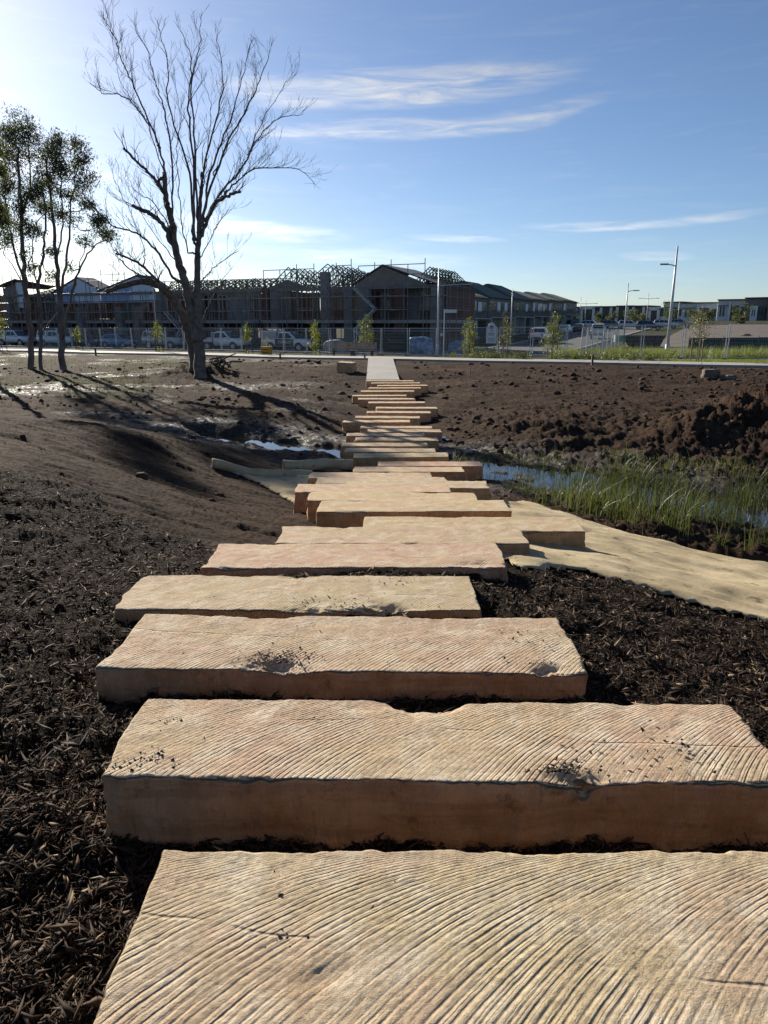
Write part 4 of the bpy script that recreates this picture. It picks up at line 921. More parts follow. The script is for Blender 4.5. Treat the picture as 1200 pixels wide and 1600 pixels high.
for k in range(nf):
    a, b = k/nf, (k+1)/nf; P0 = [FA[0][i]+(FA[1][i]-FA[0][i])*a for i in (0, 1)]; P1 = [FA[0][i]+(FA[1][i]-FA[0][i])*b for i in (0, 1)]
    fence_panel(*P0, *P1, 'temporary wire fence panel, %s from the left along the footpath fence' % ordinal(k+1), 'temporary fence along the footpath', rl.gauss(0, .025))
CF = [S(9.9+.02*k, 11.2+2.44*k) for k in range(9)]
for k in range(8): fence_panel(*CF[k], *CF[k+1], 'temporary wire fence panel, %s along the right side of the cross street' % ordinal(k+1), 'temporary fence along the cross street', rl.gauss(0, .02))
# park benches
btim = mat('bench_timber', (0.38, 0.27, 0.19), .8, .3, 6); bmet = mat('bench_metal', (.06, .06, .065), .5, .1, metal=.5)
def bench(px, label):
    q = S(t_of(px, 3.0), 3.0); p = Vector((q[0], q[1], gz(*q))); o = thing('park_bench', label, 'bench', tuple(p), -YAW*.35, 'park benches on the footpath')
    for k in range(4): MB().box((0, -.30+.125*k, .44), (1.75, .105, .04)).build('seat_slat', btim, o)
    for k in range(4): MB().box((0, .20+.035*k, .56+.115*k), (1.75, .03, .095), rx=-.25).build('back_slat', btim, o)
    for x in (-.62, .62):
        MB().bar((x, -.28, 0), (x, -.28, .42), .06).bar((x, -.30, .40), (x, .18, .40), .05).build('leg', bmet, o)
        MB().bar((x, .12, 0), (x, .18, .42), .06).bar((x, .18, .42), (x, .34, 1.0), .05).build('back_leg', bmet, o)
    return o
bench(536, 'left slatted timber park bench facing the creek'); bench(568, 'right slatted timber park bench facing the creek')
# street lights
def light_pole(px, ytop, dist, armpx, label, army=None, double=False, r=.075):
    top = at_dist(px, ytop, dist); b = Vector((top.x, dist, gz(top.x, dist))); hgt = top.z-b.z
    o = thing('street_light', label, 'street light', tuple(b), 0, 'street light poles')
    MB().tube([(0, 0, -.2), (0, 0, hgt*.5), (0, 0, hgt)], [r*1.25, r, r*.55], 10).build('pole', galv, o, True)
    MB().tube([(0, 0, 0), (0, 0, .9)], r*1.7, 10).build('base_sleeve', galv, o, True)
    sides = ([armpx]+([-armpx] if double else [])) if armpx else []
    for a in sides:
        e = at_dist(px+a, army, dist)-b
        MB().tube([(0, 0, e.z-.12), (e.x*.5, 0, e.z-.03), (e.x, 0, e.z)], [.045, .04, .035], 6).build('arm', galv, o)
        s = 1 if a > 0 else -1
        MB().loft([[(e.x-s*.1, -.10, e.z-.05), (e.x-s*.1, .10, e.z-.05), (e.x-s*.1, .10, e.z+.06), (e.x-s*.1, -.10, e.z+.06)], [(e.x+s*.55, -.16, e.z-.04), (e.x+s*.55, .16, e.z-.04), (e.x+s*.55, .12, e.z+.05), (e.x+s*.55, -.12, e.z+.05)]]).build('lamp_head', mat('lamp_head_grey', (.2, .2, .21), .5), o)
    return o
light_pole(686, 419, 61, 52, 'street light pole in front of the scaffolded corner house', 444)
light_pole(801, 451, 82, 0, 'thin bare pole before the green-roofed townhouses', r=.06)
light_pole(1059, 384, 55, -17, 'tallest street light pole, leaning slightly, on the right', 413, r=.10)
light_pole(982, 442, 83, 9, 'medium street light pole left of the tallest one', 454, r=.08)
light_pole(908, 464, 150, 0, 'bare far pole left of the double street light', r=.08)
light_pole(916, 469, 165, 14, 'far street light with long double arm above the parked cars', 474, True, r=.08)
light_pole(1014, 457, 150, 12, 'far cross-shaped street light with an arm on each side', 466, True, r=.08)
light_pole(1062, 470, 160, 8, 'short far street light in front of the white townhouses', 477, r=.08)
light_pole(238, 438, 80, 0, 'pole in front of the blue-wrapped house beside the dead tree', r=.06)
# street name post, sign board, banner, crate, tap posts
p = hit(693, 558.5); o = thing('street_sign', 'street name post with a pale blade, beside the corner house fence', 'street sign', tuple(p), 0)
MB().tube([(0, 0, -.2), (0, 0, 3.15)], .035, 8).build('post', galv, o); MB().box((.42, 0, 3.02), (.80, .03, .22)).build('name_blade', mat('sign_white', (.55, .56, .57), .5, .05), o); MB().box((-.15, 0, 1.5), (.14, .03, .18)).build('small_plate', MATS['sign_white'], o)
q = S(-.3, 14.2); p = Vector((q[0], q[1], 0)); pp = at_dist(767, 541, p.y+3); p = Vector((pp.x, pp.y, gz(pp.x, pp.y)))
o = thing('sign_board', 'white site sign with a rounded top behind the fence by the cross street', 'sign', tuple(p), 0)
mb = MB(); prof = [(-.42, 1.0), (.42, 1.0), (.42, 2.35)]+[(.3*cos(a)+0, 2.4+.28*sin(a)) for a in np.linspace(0, pi, 9)]+[(-.42, 2.35)]
mb.prism(prof, -.02, .02).build('board', MATS['sign_white'], o)
for x in (-.3, .3): MB().bar((x, .04, -.2), (x, .04, 1.6), .06).build('post', stake, o)
ink = mat('sign_ink', (.05, .06, .12), .6, .1)
MB().prism([(.16*cos(a), 2.3+.14*sin(a)) for a in np.linspace(0, 2*pi, 14)[:-1]], -.026, -.02).build('emblem', ink, o)
for k, (w, z) in enumerate(((.30, 2.02), (.5, 1.82), (.46, 1.68), (.56, 1.42), (.5, 1.3), (.54, 1.18))): MB().box((0, -.023, z), (w, .006, .06 if k < 3 else .035)).build('text_line', ink, o)
# builder's banner cable-tied to the inside of the fence
bx0, bx1 = at_depth(594, 545, 55.5), at_depth(636, 545, 53.9); c = (bx0+bx1)/2; rz = atan2(bx1.y-bx0.y, bx1.x-bx0.x); L = (bx1-bx0).length
fu, fv = S_inv(c.x, c.y); cq = S(fu, 10.67-.13*fu+.12); o = thing('fence_banner', 'dark green printed banner tied to the fence, reading Banksia', 'banner', (cq[0], cq[1], gz(*cq)), -YAW-atan2(.13, 1), None)
MB().box((0, 0, 1.0), (2.3, .012, 1.45)).build('cloth', mat('banner_green', (.018, .030, .032), .7, .15), o)
gold = mat('banner_gold', (.16, .14, .085), .7, .1)
tm = place('lettering', text_mesh('Banksia', .50, 'lettering', gold, 0, .003), o, (0, -.012, 1.12), (pi/2, 0, 0)); MB().box((0, -.010, .66), (1.5, .006, .045)).build('rule_line', gold, o)
q = S(t_of(417, 2.2), 2.2); p = Vector((q[0], q[1], gz(*q))); o = thing('tree_crate', 'yellow crate with a pale plant bundle standing on the footpath', 'crate', tuple(p), -YAW*.5)
yel = mat('crate_yellow', (.50, .27, .02), .6, .15)
MB().loft([[(-.30, -.25, 0), (.30, -.25, 0), (.30, .25, 0), (-.30, .25, 0)], [(-.34, -.29, .62), (.34, -.29, .62), (.34, .29, .62), (-.34, .29, .62)]]).build('tub', yel, o)
for z in (.2, .42): MB().box((0, -.285, z), (.42, .02, .05)).build('slot', mat('slot_dark', (.12, .06, .01), .8), o)
leaf_cloud([(0, 0, .85, .26, 1), (.05, 0, 1.1, .22, 1)], 260, .05, 71, o, 'bundle', leafmat('dry_bundle', (.16, .12, .11), (.38, .32, .31), .7, .2), (0, 0, 0))
def tap_post(px, py, h_, label):
    p = hit(px, py); o = thing('marker_post', label, 'post', tuple(p), 0, 'short posts beside the footpath')
    MB().bar((0, 0, -.2), (0, 0, h_), .10).build('post', stake, o); MB().tube([(0, 0, h_), (.08, 0, h_+.06), (.18, 0, h_+.03), (.22, 0, h_-.06)], .03, 6).build('cap', galv, o)
tap_post(925, 571, .55, 'short bent-top post at the edge of the right footpath'); tap_post(438, 562, .40, 'short post in the mud in front of the signwritten ute'); tap_post(150, 556, .5, 'short post by the footpath near the blue hatchback'); tap_post(570, 562, .35, 'tiny post left of the connector path')
o = thing('survey_peg', 'thin orange-topped survey peg standing in the right mud', 'peg', tuple(hit(734, 592)), 0)
MB().bar((0, 0, -.1), (0, 0, .42), .035).build('peg', stake, o); MB().bar((0, 0, .42), (0, 0, .52), .038).build('painted_top', mat('peg_orange', (.6, .12, .02), .6), o)
# tarpaulin covered stacks on the nature strip
def tarp(px, py, w, h_, dist, label, m, seed):
    pp = at_dist(px, py, dist); b2 = bmesh.new(); bmesh.ops.create_icosphere(b2, subdivisions=4, radius=1)
    for v in b2.verts:
        q = v.co.copy(); n_ = float(fbm(np.array([q.x*2.2+seed]), np.array([q.y*2.2+q.z*2.7]), seed, 4, .6)[0]); q *= 1+.34*n_
        sg = lambda a: math.copysign(abs(a)**.6, a); q = Vector((sg(q.x)*w/2, sg(q.y)*.55, sg(q.z)*h_*.62)); q.z = max(q.z, -h_*.35); v.co = q
    me = bpy.data.meshes.new('cover'); b2.to_mesh(me); b2.free(); me.materials.append(m)
    return tag(place('tarpaulin_stack', me, None, (pp.x, pp.y, gz(pp.x, pp.y)+h_*.36), (0, 0, -YAW)), label, 'tarpaulin')
tarp(655, 545, 2.6, 1.5, 60, 'blue and white plastic wrapped stack on the verge behind the fence', mat('tarp_blue', (.30, .36, .46), .35, .3, 2.2, col2=(.06, .11, .26)), 3)
tarp(524, 545, 2.0, 1.2, 64, 'pale plastic wrapped pile behind the left bench', mat('tarp_pale', (.30, .32, .36), .4, .3, 3, col2=(.10, .11, .13)), 6)
tarp(717, 545, 1.8, 1.2, 63, 'blue-grey wrapped stack right of the street name post', mat('tarp_grey', (.16, .2, .27), .4, .3, 3), 9)
# ------------------------------------------------------------------ verge planting
gcov = leafmat('groundcover_leaf', (0.05, 0.055, 0.020), (0.13, 0.125, 0.05), .5, .3)
rp = random.Random(9); cen = []
for k in range(60):
    u = rp.uniform(5.0, 16.5) if k < 46 else rp.uniform(3.5, 6); v = rp.uniform(2.4, 5.2); q = S(u, v); cen.append((q[0], q[1], gz(*q)+.18, rp.uniform(.25, .45), 1.0))
o = leaf_cloud(cen, 9000, .06, 50, None, 'groundcover', gcov, (0, 0, 0), 1, .6); tag(o, 'low leafy groundcover along the footpath before the cross street', 'groundcover', kind='stuff')
tg = leafmat('tall_grass', (0.075, 0.095, 0.018), (0.17, 0.19, 0.04), .5, .45); lg = leafmat('lawn_grass', (0.10, 0.13, 0.02), (0.17, 0.19, 0.035), .5, .45)
n = 26000; U = RNG.uniform(8, 40, n); V = RNG.uniform(10.5, 16.5, n)-.13*0; X = SO[0]+U*UX[0]+V*VX[0]; Y = SO[1]+U*UX[1]+V*VX[1]; k = fbm(X*.5, Y*.5, 61, 3) > -.25; X, Y = X[k], Y[k]
blades('tall_grass', X, Y, H0(X, Y), np.clip(RNG.normal(.6, .18, len(X)), .15, 1.1), RNG.uniform(.015, .03, len(X)), .45, tg, 'band of tall green grass behind the right fence', 'grass', 3)
n = 42000; U = RNG.uniform(13.5, 34, n); V = RNG.uniform(1.6, 6.5, n); k = V < 2.2+(U-13.5)*.7; U, V = U[k], V[k]; X = SO[0]+U*UX[0]+V*VX[0]; Y = SO[1]+U*UX[1]+V*VX[1]
blades('lawn', X, Y, H0(X, Y), np.clip(RNG.normal(.09, .03, len(X)), .03, .2), RNG.uniform(.012, .022, len(X)), .5, lg, 'bright mown lawn strip along the right footpath', 'grass', 2)
sheet('lawn_soil', 13, 36, 1.4, 8.9, .012, mat('lawn_base', (.07, .085, .022), .95, .3, 3), 1.0, .5)
# building site on the right: dirt pad, silt fence, skip
sheet('site_dirt', 12, 100, 22, 150, .03, mat('site_soil', (.085, .058, .042), .95, .35, .5), 2, 2)
a, b = S(16, 34), S(60, 40); o = MB(); L = math.hypot(b[0]-a[0], b[1]-a[1]); root = thing('silt_fence', 'long low dark green shade-cloth fence across the dirt site', 'fence', (a[0], a[1], 0), atan2(b[1]-a[1], b[0]-a[0]))
for k in range(15):
    x0, x1 = L*k/15, L*(k+1)/15; w0 = Vector((a[0]+(b[0]-a[0])*k/15, a[1]+(b[1]-a[1])*k/15)); w1 = Vector((a[0]+(b[0]-a[0])*(k+1)/15, a[1]+(b[1]-a[1])*(k+1)/15)); z0, z1 = gz(*w0), gz(*w1)
    MB().loft([[(x0+.03, -.01, z0), (x0+.03, .01, z0), (x0+.03, .01, z0+1.15), (x0+.03, -.01, z0+1.15)], [(x1-.03, -.01, z1), (x1-.03, .01, z1), (x1-.03, .01, z1+1.12), (x1-.03, -.01, z1+1.12)]]).build('cloth_panel', mat('shade_cloth', (.020, .045, .042), .8, .2), root)
    MB().bar((x0, 0, z0-.1), (x0, 0, z0+1.3), .05).build('post', stake, root)
q = at_dist(1005, 536, 76); o = thing('skip_bin', 'green and brown skip bin on the dirt site behind the tall grass', 'skip bin', (q.x, q.y, gz(q.x, q.y)), -.15)
sk = mat('skip_brown', (.075, .055, .045), .7, .3); MB().loft([[(-1.5, -.8, 0), (1.5, -.8, 0), (1.5, .8, 0), (-1.5, .8, 0)], [(-2.0, -.9, 1.25), (2.0, -.9, 1.25), (2.0, .9, 1.25), (-2.0, .9, 1.25)]]).build('tub', sk, o)
for x in (-1.0, 0, 1.0): MB().bar((x, -.84, .05), (x*1.15, -.93, 1.25), .07).build('rib', sk, o)
MB().box((-2.3, 0, .9), (1.3, 1.2, .7)).build('load', mat('skip_load', (.22, .34, .26), .7, .3), o)
boulder(1165, 525, .9, .5, .3, 'reddish lump of rubble on the far dirt site', mat('brick_rubble', (.2, .08, .06), .9), 13, 40)
# ------------------------------------------------------------------ houses under construction, scaffolds
RZ = -YAW; VF = 25.5; UR = -5.7
rend = mat('grey_render', (0.23, 0.215, 0.20), .9, .2, 1.5); brick = mat('dark_brick', (0.14, 0.078, 0.058), .9, .3, 6); tim = mat('frame_timber', (0.20, 0.185, 0.13), .85, .25, 3)
tgreen = mat('treated_timber', (0.115, 0.125, 0.085), .85, .25, 3); slabm = mat('slab_edge', (0.34, 0.335, 0.33), .85, .15, 2); wrap = leafmat('wall_wrap', (0.55, 0.60, 0.68), (0.55, 0.60, 0.68), .5, 0.0); wrapb = leafmat('wall_wrap_blue', (0.22, 0.32, 0.55), (0.22, 0.32, 0.55), .5, 0.0)
roofd = mat('roof_sheet_dark', (0.07, 0.07, 0.075), .6, .2, 1); wind = mat('window_glass', (0.025, 0.03, 0.035), .08, .1, 1); frm = mat('window_frame', (0.05, 0.05, 0.055), .6, .1); clad = mat('gable_cladding', (0.21, 0.18, 0.155), .9, .2, 2)
gpipe = mat('scaffold_tube', (0.16, 0.16, 0.17), .5, .2, 3, metal=.4); plank = mat('scaffold_plank', (0.36, 0.34, 0.31), .85, .25, 2)
gscreen = mat('opening_dark', (.03, .03, .033), .9, .1)
TR = {}
def truss(span, rise, m=tgreen, th=.075, flat=False, webs=6):
    k = (round(span, 2), round(rise, 2), m.name, flat)
    if k in TR: return TR[k]
    mb = MB(); h = span/2; lo = 0.0
    if flat:
        mb.bar((-h, 0, 0), (h, 0, 0), .05, th).bar((-h, 0, rise), (h, 0, rise), .05, th); n_ = max(4, int(span/.9))
        for i in range(n_):
            a, b = -h+span*i/n_, -h+span*(i+1)/n_; mb.bar((a, 0, 0 if i % 2 else rise), (b, 0, rise if i % 2 else 0), .05, th*.9)
            mb.bar((a, 0, 0), (a, 0, rise), .05, th*.8)
    else:
        mb.bar((-h-.45, 0, -.45*rise/h), (0, 0, rise), .05, th*1.2).bar((h+.45, 0, -.45*rise/h), (0, 0, rise), .05, th*1.2).bar((-h, 0, 0), (h, 0, 0), .05, th)
        for s in (-1, 1):
            for i in range(webs//2):
                x0 = s*h*(1-(i+.5)/(webs/2)); x1 = s*h*(1-(i+1)/(webs/2)); z = lambda x: rise*(1-abs(x)/h)
                mb.bar((x0, 0, 0), (x0, 0, z(x0)), .05, th*.8).bar((x0, 0, z(x0)), (x1, 0, 0), .05, th*.8)
    TR[k] = mb.mesh('roof_truss', m); return TR[k]
def house(u0, u1, label, depth=9.0, z1=3.05, eav=6.25, piers=(), roof=None, seed=1, balc=True, wallm=brick, wrap_top=False, vf=VF, name='house_under_construction'):
    q = S(u0, vf); x, y = q; zb = min(gz(*S(a, b)) for a in (u0, u1) for b in (vf, vf+depth)); L = u1-u0; rr = random.Random(seed)
    zb = gz(*S((u0+u1)/2, vf))
    o = thing(name, label, 'house', (x, y, zb), RZ, 'houses under construction behind the fence')
    MB().span((0, -.1, -.6), (L, depth, .12)).build('ground_slab', slabm, o)
    MB().span((0.02, -.9 if balc else 0, z1-.32), (L-.02, depth-.05, z1)).build('floor_slab', slabm, o)
    # rear and party walls with openings that let daylight through
    for s, (za, zc) in enumerate(((.12, z1-.32), (z1, eav-.05))):
        xx = .0; 
        while xx < L-.3:
            w = rr.uniform(.7, 2.0); w = min(w, L-xx)
            if rr.random() < .84: MB().span((xx, depth-.18, za), (xx+w-.02, depth-.05, zc)).build('wall_panel', wallm if s == 0 else tim, o)
            else:
                MB().span((xx, depth-.18, za), (xx+w-.02, depth-.05, za+rr.uniform(.8, 1.1))).build('wall_panel', wallm, o)
                MB().span((xx, depth-.18, zc-rr.uniform(.3, .55)), (xx+w-.02, depth-.05, zc)).build('lintel', tim, o)
            xx += w+rr.choice((0, 0, .05, .12))
        for xs_ in (0, L-.16): MB().span((xs_, .9, za), (xs_+.14, depth-.2, zc-.02)).build('party_wall', wallm, o)
    # front rooms, set back, with window and door frames
    for s, (za, zc, yb) in enumerate(((.12, z1-.32, 1.6), (z1, eav-.05, 1.1))):
        xx = .2; 
        while xx < L-1.2:
            w = rr.uniform(1.5, 2.6); w = min(w, L-.2-xx)
            kind = rr.choice(('win', 'door', 'open', 'solid', 'win'))
            if kind == 'solid': MB().span((xx, yb, za), (xx+w-.05, yb+.15, zc)).build('wall_panel', wallm if s == 0 else rend, o)
            elif kind in ('win', 'door'):
                s0 = za+(.9 if kind == 'win' else 0.02); s1 = zc-.45; a, b = xx+.28, xx+w-.33
                MB().span((xx, yb, za), (a, yb+.15, zc)).span((b, yb, za), (xx+w-.05, yb+.15, zc)).span((a, yb, s1), (b, yb+.15, zc)).build('wall_panel', wallm if s == 0 else rend, o)
                if kind == 'win': MB().span((a, yb, za), (b, yb+.15, s0)).build('sill_wall', wallm, o)
                f = MB(); t_ = .06
                f.span((a, yb-.03, s0), (a+t_, yb+.05, s1)).span((b-t_, yb-.03, s0), (b, yb+.05, s1)).span((a+t_, yb-.03, s1-t_), (b-t_, yb+.05, s1)).span((a+t_, yb-.03, s0), (b-t_, yb+.05, s0+t_)).span(((a+b)/2-.03, yb-.02, s0+t_), ((a+b)/2+.03, yb+.04, s1-t_))
                fo = f.build('window' if kind == 'win' else 'door', slabm if rr.random() < .5 else frm, o)
                if rr.random() < .5: MB().span((a+t_, yb, s0+t_), ((a+b)/2-.03, yb+.02, s1-t_)).build('pane', wind, fo)
            else:
                for k in range(int(w/.45)): MB().span((xx+k*.45, yb, za), (xx+k*.45+.045, yb+.09, zc)).build('stud', tim, o)
            xx += w
    for (px_, w, zt, m_) in piers: MB().span((px_, -.45, .1), (px_+w, .35, zt)).build('pier', m_, o)
    MB().span((0, -.25, eav-.28), (L, -.12, eav)).build('fascia', clad, o)
    for k in range(int(L/.6)+1): MB().span((min(k*.6, L-.05), depth*.5, z1), (min(k*.6, L-.05)+.045, depth*.5+.09, eav-.06)).build('stud', tim, o)
    if balc:
        bl = MB(); bl.span((.1, -.86, z1+.95), (L-.1, -.82, z1+1.0))
        for k in range(int(L/1.2)+1): bl.span((.1+k*1.2, -.86, z1), (.14+k*1.2, -.82, z1+.95))
        bl.build('balcony_rail', gpipe, o)
    if roof: roof(o, L, depth, eav)
    return o
def gable_trusses(o, x0, span, y0, y1, z, rise, step=.75, m=tgreen):
    me = truss(span, rise, m); k = 0; y = y0
    while y <= y1: place('roof_truss', me, o, (x0+span/2, y, z)); y += step
    for f in (.25, .6, .85):
        for s in (-1, 1): MB().bar((x0+span/2+s*span/2*(1-f), y0, z+rise*f+.06), (x0+span/2+s*span/2*(1-f), y1, z+rise*f+.06), .05).build('batten', m, o)
def cross_trusses(o, x0, x1, y0, span, z, rise, step=.7, m=tgreen):
    me = truss(span, rise, m); x = x0
    while x <= x1: place('roof_truss', me, o, (x, y0+span/2, z), (0, 0, pi/2)); x += step
    for f in (.2, .5, .8): MB().bar((x0, y0+span/2*f, z+rise*f+.06), (x1, y0+span/2*f, z+rise*f+.06), .05).build('batten', m, o)
def roofA(o, L, dp, e):
    # sheeted front gable, hipped slope to the right, open end truss
    g0, g1 = -.2, 7.4; pk = 2.9
    MB().prism([(g0, e-.02), (g1, e-.02), (g1, e+.12), (pk, e+1.85), (g0, e+.2)], -.3, .15).build('gable_wall', clad, o)
    MB().prism([(g0-.2, e+.16), (pk, e+1.89), (g1+1.2, e+.05), (g1+1.2, e+.16), (pk, e+2.01), (g0-.2, e+.28)], -.45, dp*.8).build('roof_sheet', roofd, o)
    gable_trusses(o, L-4.6, 4.4, 2.6, dp, e, 1.85, .9)
    cross_trusses(o, g1-1, L-.6, .6, dp-1.2, e+.02, 1.0, .8)
def roofB(o, L, dp, e):
    gable_trusses(o, .3, 5.4, .2, dp*.7, e, 2.1, 1.1); gable_trusses(o, 4.4, 6.6, .2, dp*.8, e+.02, 2.25, 1.1)
    gable_trusses(o, L-3.2, 4.4, 1.0, dp*.8, e+.05, 1.6, .9)
    MB().span((7.1, -.4, .1), (7.85, .5, e+1.5)).build('party_pier', rend, o)
    MB().prism([(0.2, e), (5.6, e), (2.9, e+.9)], .05, .12).build('gable_board', clad, o)
def roofC(o, L, dp, e):
    cross_trusses(o, .2, L-.2, .2, dp*.9, e, 1.35, .8); me = truss(L-.3, 1.0, tgreen, flat=True)
    for y in (.25, 2.2, 4.2): place('roof_truss', me, o, (L/2, y, e+.05))
def roofW(pk, left=True, blue=.6, hi=1.75):
    def f(o, L, dp, e):
        MB().prism([(0, e-1.15), (L, e-1.15), (L, e+.25), (pk*L, e+hi), (0, e+.15)], -.12, .1).build('wrapped_wall', wrap, o)
        MB().prism([(0.1, e-1.1), (L*blue, e-1.1), (L*blue, e+.30), (pk*L-.2, e+hi-.5), (0.1, e+.0)], -.16, -.125).build('blue_wrap_sheet', wrapb, o)
        MB().prism([(-.5, e+.05), (pk*L, e+hi+.02), (L+.3, e+.32), (L+.3, e+.45), (pk*L, e+hi+.16), (-.5, e+.2)], -.25, 2.5).build('roof_sheet', roofd, o)
    return f
def roofG(o, L, dp, e):
    MB().prism([(-.4, e+.95), (L*.35, e+1.75), (L+.3, e+.85), (L+.3, e+.97), (L*.35, e+1.9), (-.4, e+1.07)], -.7, dp*.8).build('roof_sheet', roofd, o)
    MB().span((L*.30, -.25, e-1.6), (L*.44, .0, e+1.5)).build('white_blade_wall', wrap, o); MB().prism([(0, e-.5), (L*.3, e-.5), (L*.3, e+1.4), (0, e+.8)], 0, .1).build('clad_panel', clad, o)
    cross_trusses(o, L*.5, L-.3, .2, dp*.8, e-.1, .9, .8)
UA = {k: t_of(k, VF) for k in (725, 690, 560, 415, 330, 250, 165, 95, 15, -60)}
house(UA[560], UR, 'scaffolded brick corner house with a dark sheeted gable roof', 10, piers=[(.3, 1.1, 6.0, rend), (4.2, 1.0, 6.0, brick), (8.0, .9, 6.0, rend)], roof=roofA, seed=3, wallm=brick)
house(UA[415]+.1, UA[560]-.1, 'house frame with open timber gable trusses and a tall rendered pier', 9.5, piers=[(.0, .8, 6.3, brick), (1.0, .7, 5.9, rend), (9.8, .9, 5.9, rend)], roof=roofB, seed=5)
house(UA[330]+.1, UA[415]-.1, 'house frame with a flat line of criss-cross roof trusses right of the dead tree', 9, piers=[(1.2, .6, 2.9, rend), (4.6, .7, 2.9, rend)], roof=roofC, seed=8)
house(UA[250]+.1, UA[330]-.1, 'unfinished house mostly hidden behind the dead tree trunk', 9, piers=[(.2, .7, 6, rend), (5, .7, 6, brick)], roof=roofC, seed=9)
house(UA[165]+.1, UA[250]-.1, 'unfinished house with a blue and white wrapped gable left of the dead tree', 9, piers=[(2.4, .9, 4.6, rend), (5.0, .9, 4.6, rend)], roof=roofW(.72, True, .55), seed=12, balc=False)
house(UA[95]+.1, UA[165]-.1, 'unfinished house with a white wrapped gable behind the gum trees', 9, piers=[(.5, .9, 4.6, rend), (3.6, .9, 4.6, rend)], roof=roofW(.55, True, .45), seed=13, balc=False)
house(UA[15]+.1, UA[95]-.1, 'taller unfinished house with a white blade wall behind the gum trees', 9, piers=[(.3, .8, 5.8, rend), (4, .8, 5.8, brick)], roof=roofG, seed=14)
house(UA[-60]+.1, UA[15]-.1, 'unfinished house at the left picture edge, mostly scaffold', 9, piers=[(3, .8, 5, rend)], roof=None, seed=15)
house(UA[-60]-9.5, UA[-60]-.1, 'unfinished house beyond the left picture edge', 9, piers=[(1, .8, 5.8, rend), (6, .8, 5.8, brick)], roof=roofC, seed=16)
# ---- scaffolds
STD = {}
def rod(L, r=.042):
    k = (round(L, 2), r)
    if k not in STD: STD[k] = MB().tube([(0, 0, 0), (0, 0, L)], r, 6).mesh('standard', gpipe)
    return STD[k]
def scaffold(u0, u1, label, top, vf=VF-1.2, seed=1, side=None, guard=(), stair=None):
    q = S(u0, vf-1.0); zb = gz(*S((u0+u1)/2, vf)); o = thing('scaffold', label, 'scaffold', (q[0], q[1], zb), RZ, 'scaffolds on the house fronts'); rr = random.Random(seed); L = u1-u0
    n = max(2, round(L/1.9)); st = L/n
    for row, y in enumerate((0, .85)):
        for k in range(n+1):
            h_ = top+rr.choice((0, .35, .8, -.2, 1.2)); place('standard', rod(round(h_, 1)), o, (k*st, y, 0))
        z = .25
        while z < top:
            place('ledger', rod(round(L, 2), .024), o, (0, y-.04, z), (0, pi/2, 0)); z += .98
    for z in (1.98, 3.95, 5.2):
        if z > top: continue
        for k in range(n):
            if rr.random() < .85: MB().span((k*st+.03, .08, z), ((k+1)*st-.03, .78, z+.05)).build('plank', plank, o)
        for k in range(n+1): place('transom', rod(.9, .024), o, (k*st, -.02, z-.04), (-pi/2, 0, 0))
    for k in range(0, n, 2): MB().bar((k*st, -.06, .3), ((k+1)*st, -.06, 2.3 if k % 4 else 4.2), .04).build('brace', gpipe, o)
    if side:
        for y in np.arange(.85, side, 1.9):
            place('standard', rod(top), o, (L, y+.9, 0))
        for z in np.arange(.25, top, .98): place('ledger', rod(side, .024), o, (L+.04, .8, z), (-pi/2, 0, 0))
        for z in (1.98, 3.95): MB().span((L-.7, 1.0, z), (L-.06, side+.8, z+.05)).build('plank', plank, o)
    for (a, b, z0, z1) in guard:    # guard rails above the roof
        k = max(1, round((b-a)/1.9))
        for i in range(k+1): place('standard', rod(round(z1-top+2.0+rr.choice((0, .3, .55)), 1)), o, (a+(b-a)*i/k, 2.2, top-2.0))
        for z in (z0, z1): place('guard_rail', rod(round(b-a, 2), .040), o, (a, 2.2, z), (0, pi/2, 0))
    if stair:
        x, za, w = stair; z = za; s = 1
        for k in range(3):
            xa, xb = (x, x+w) if s > 0 else (x+w, x)
            for yy_ in (-.75, -.2): MB().bar((xa, yy_, z), (xb, yy_, z-1.95), .05, .16).build('stair_stringer', mat('stair_alloy', (.32, .32, .33), .5, .1, metal=.5), o)
            for i in range(8): MB().box((xa+(xb-xa)*(i+.5)/8, -.47, z-1.95*(i+.5)/8), (.26, .5, .03)).build('tread', MATS['stair_alloy'], o)
            MB().bar((xa, -.78, z+.9), (xb, -.78, z-1.05), .035).build('handrail', gpipe, o); z -= 1.95; s = -s
    return o
scaffold(UA[560], UR+.9, 'scaffold round the corner house with guard rails above its roof and a stair tower', 6.2, seed=1, side=7, guard=((.1, 7.2, 7.3, 8.2),), stair=(1.0, 6.0, 2.2))
scaffold(UA[415], UA[560]-.3, 'scaffold in front of the open gable trusses', 6.1, seed=2, guard=((.1, 6.3, 7.25, 8.1), (8.9, 10.6, 7.4, 8.3)))
scaffold(UA[330], UA[415]-.3, 'scaffold in front of the criss-cross roof trusses', 6.1, seed=3)
scaffold(UA[250], UA[330]-.3, 'scaffold half hidden behind the dead tree', 5.9, seed=4, stair=(3.6, 3.9, 2.0))
scaffold(UA[165], UA[250]-.3, 'scaffold in front of the blue and white wrapped gable', 6.4, seed=5, guard=((.3, 4.0, 7.6, 8.3),))
scaffold(UA[95], UA[165]-.3, 'scaffold in front of the white wrapped gable behind the gum trees', 6.2, seed=6, guard=((4.2, 7.4, 7.0, 7.6),))
scaffold(UA[15], UA[95]-.3, 'scaffold on the taller house behind the gum trees', 6.6, seed=7, guard=((.2, 3.6, 7.9, 8.6),))
scaffold(UA[-60], UA[15]-.3, 'scaffold filling the left picture edge behind the gum trees', 7.2, seed=8)
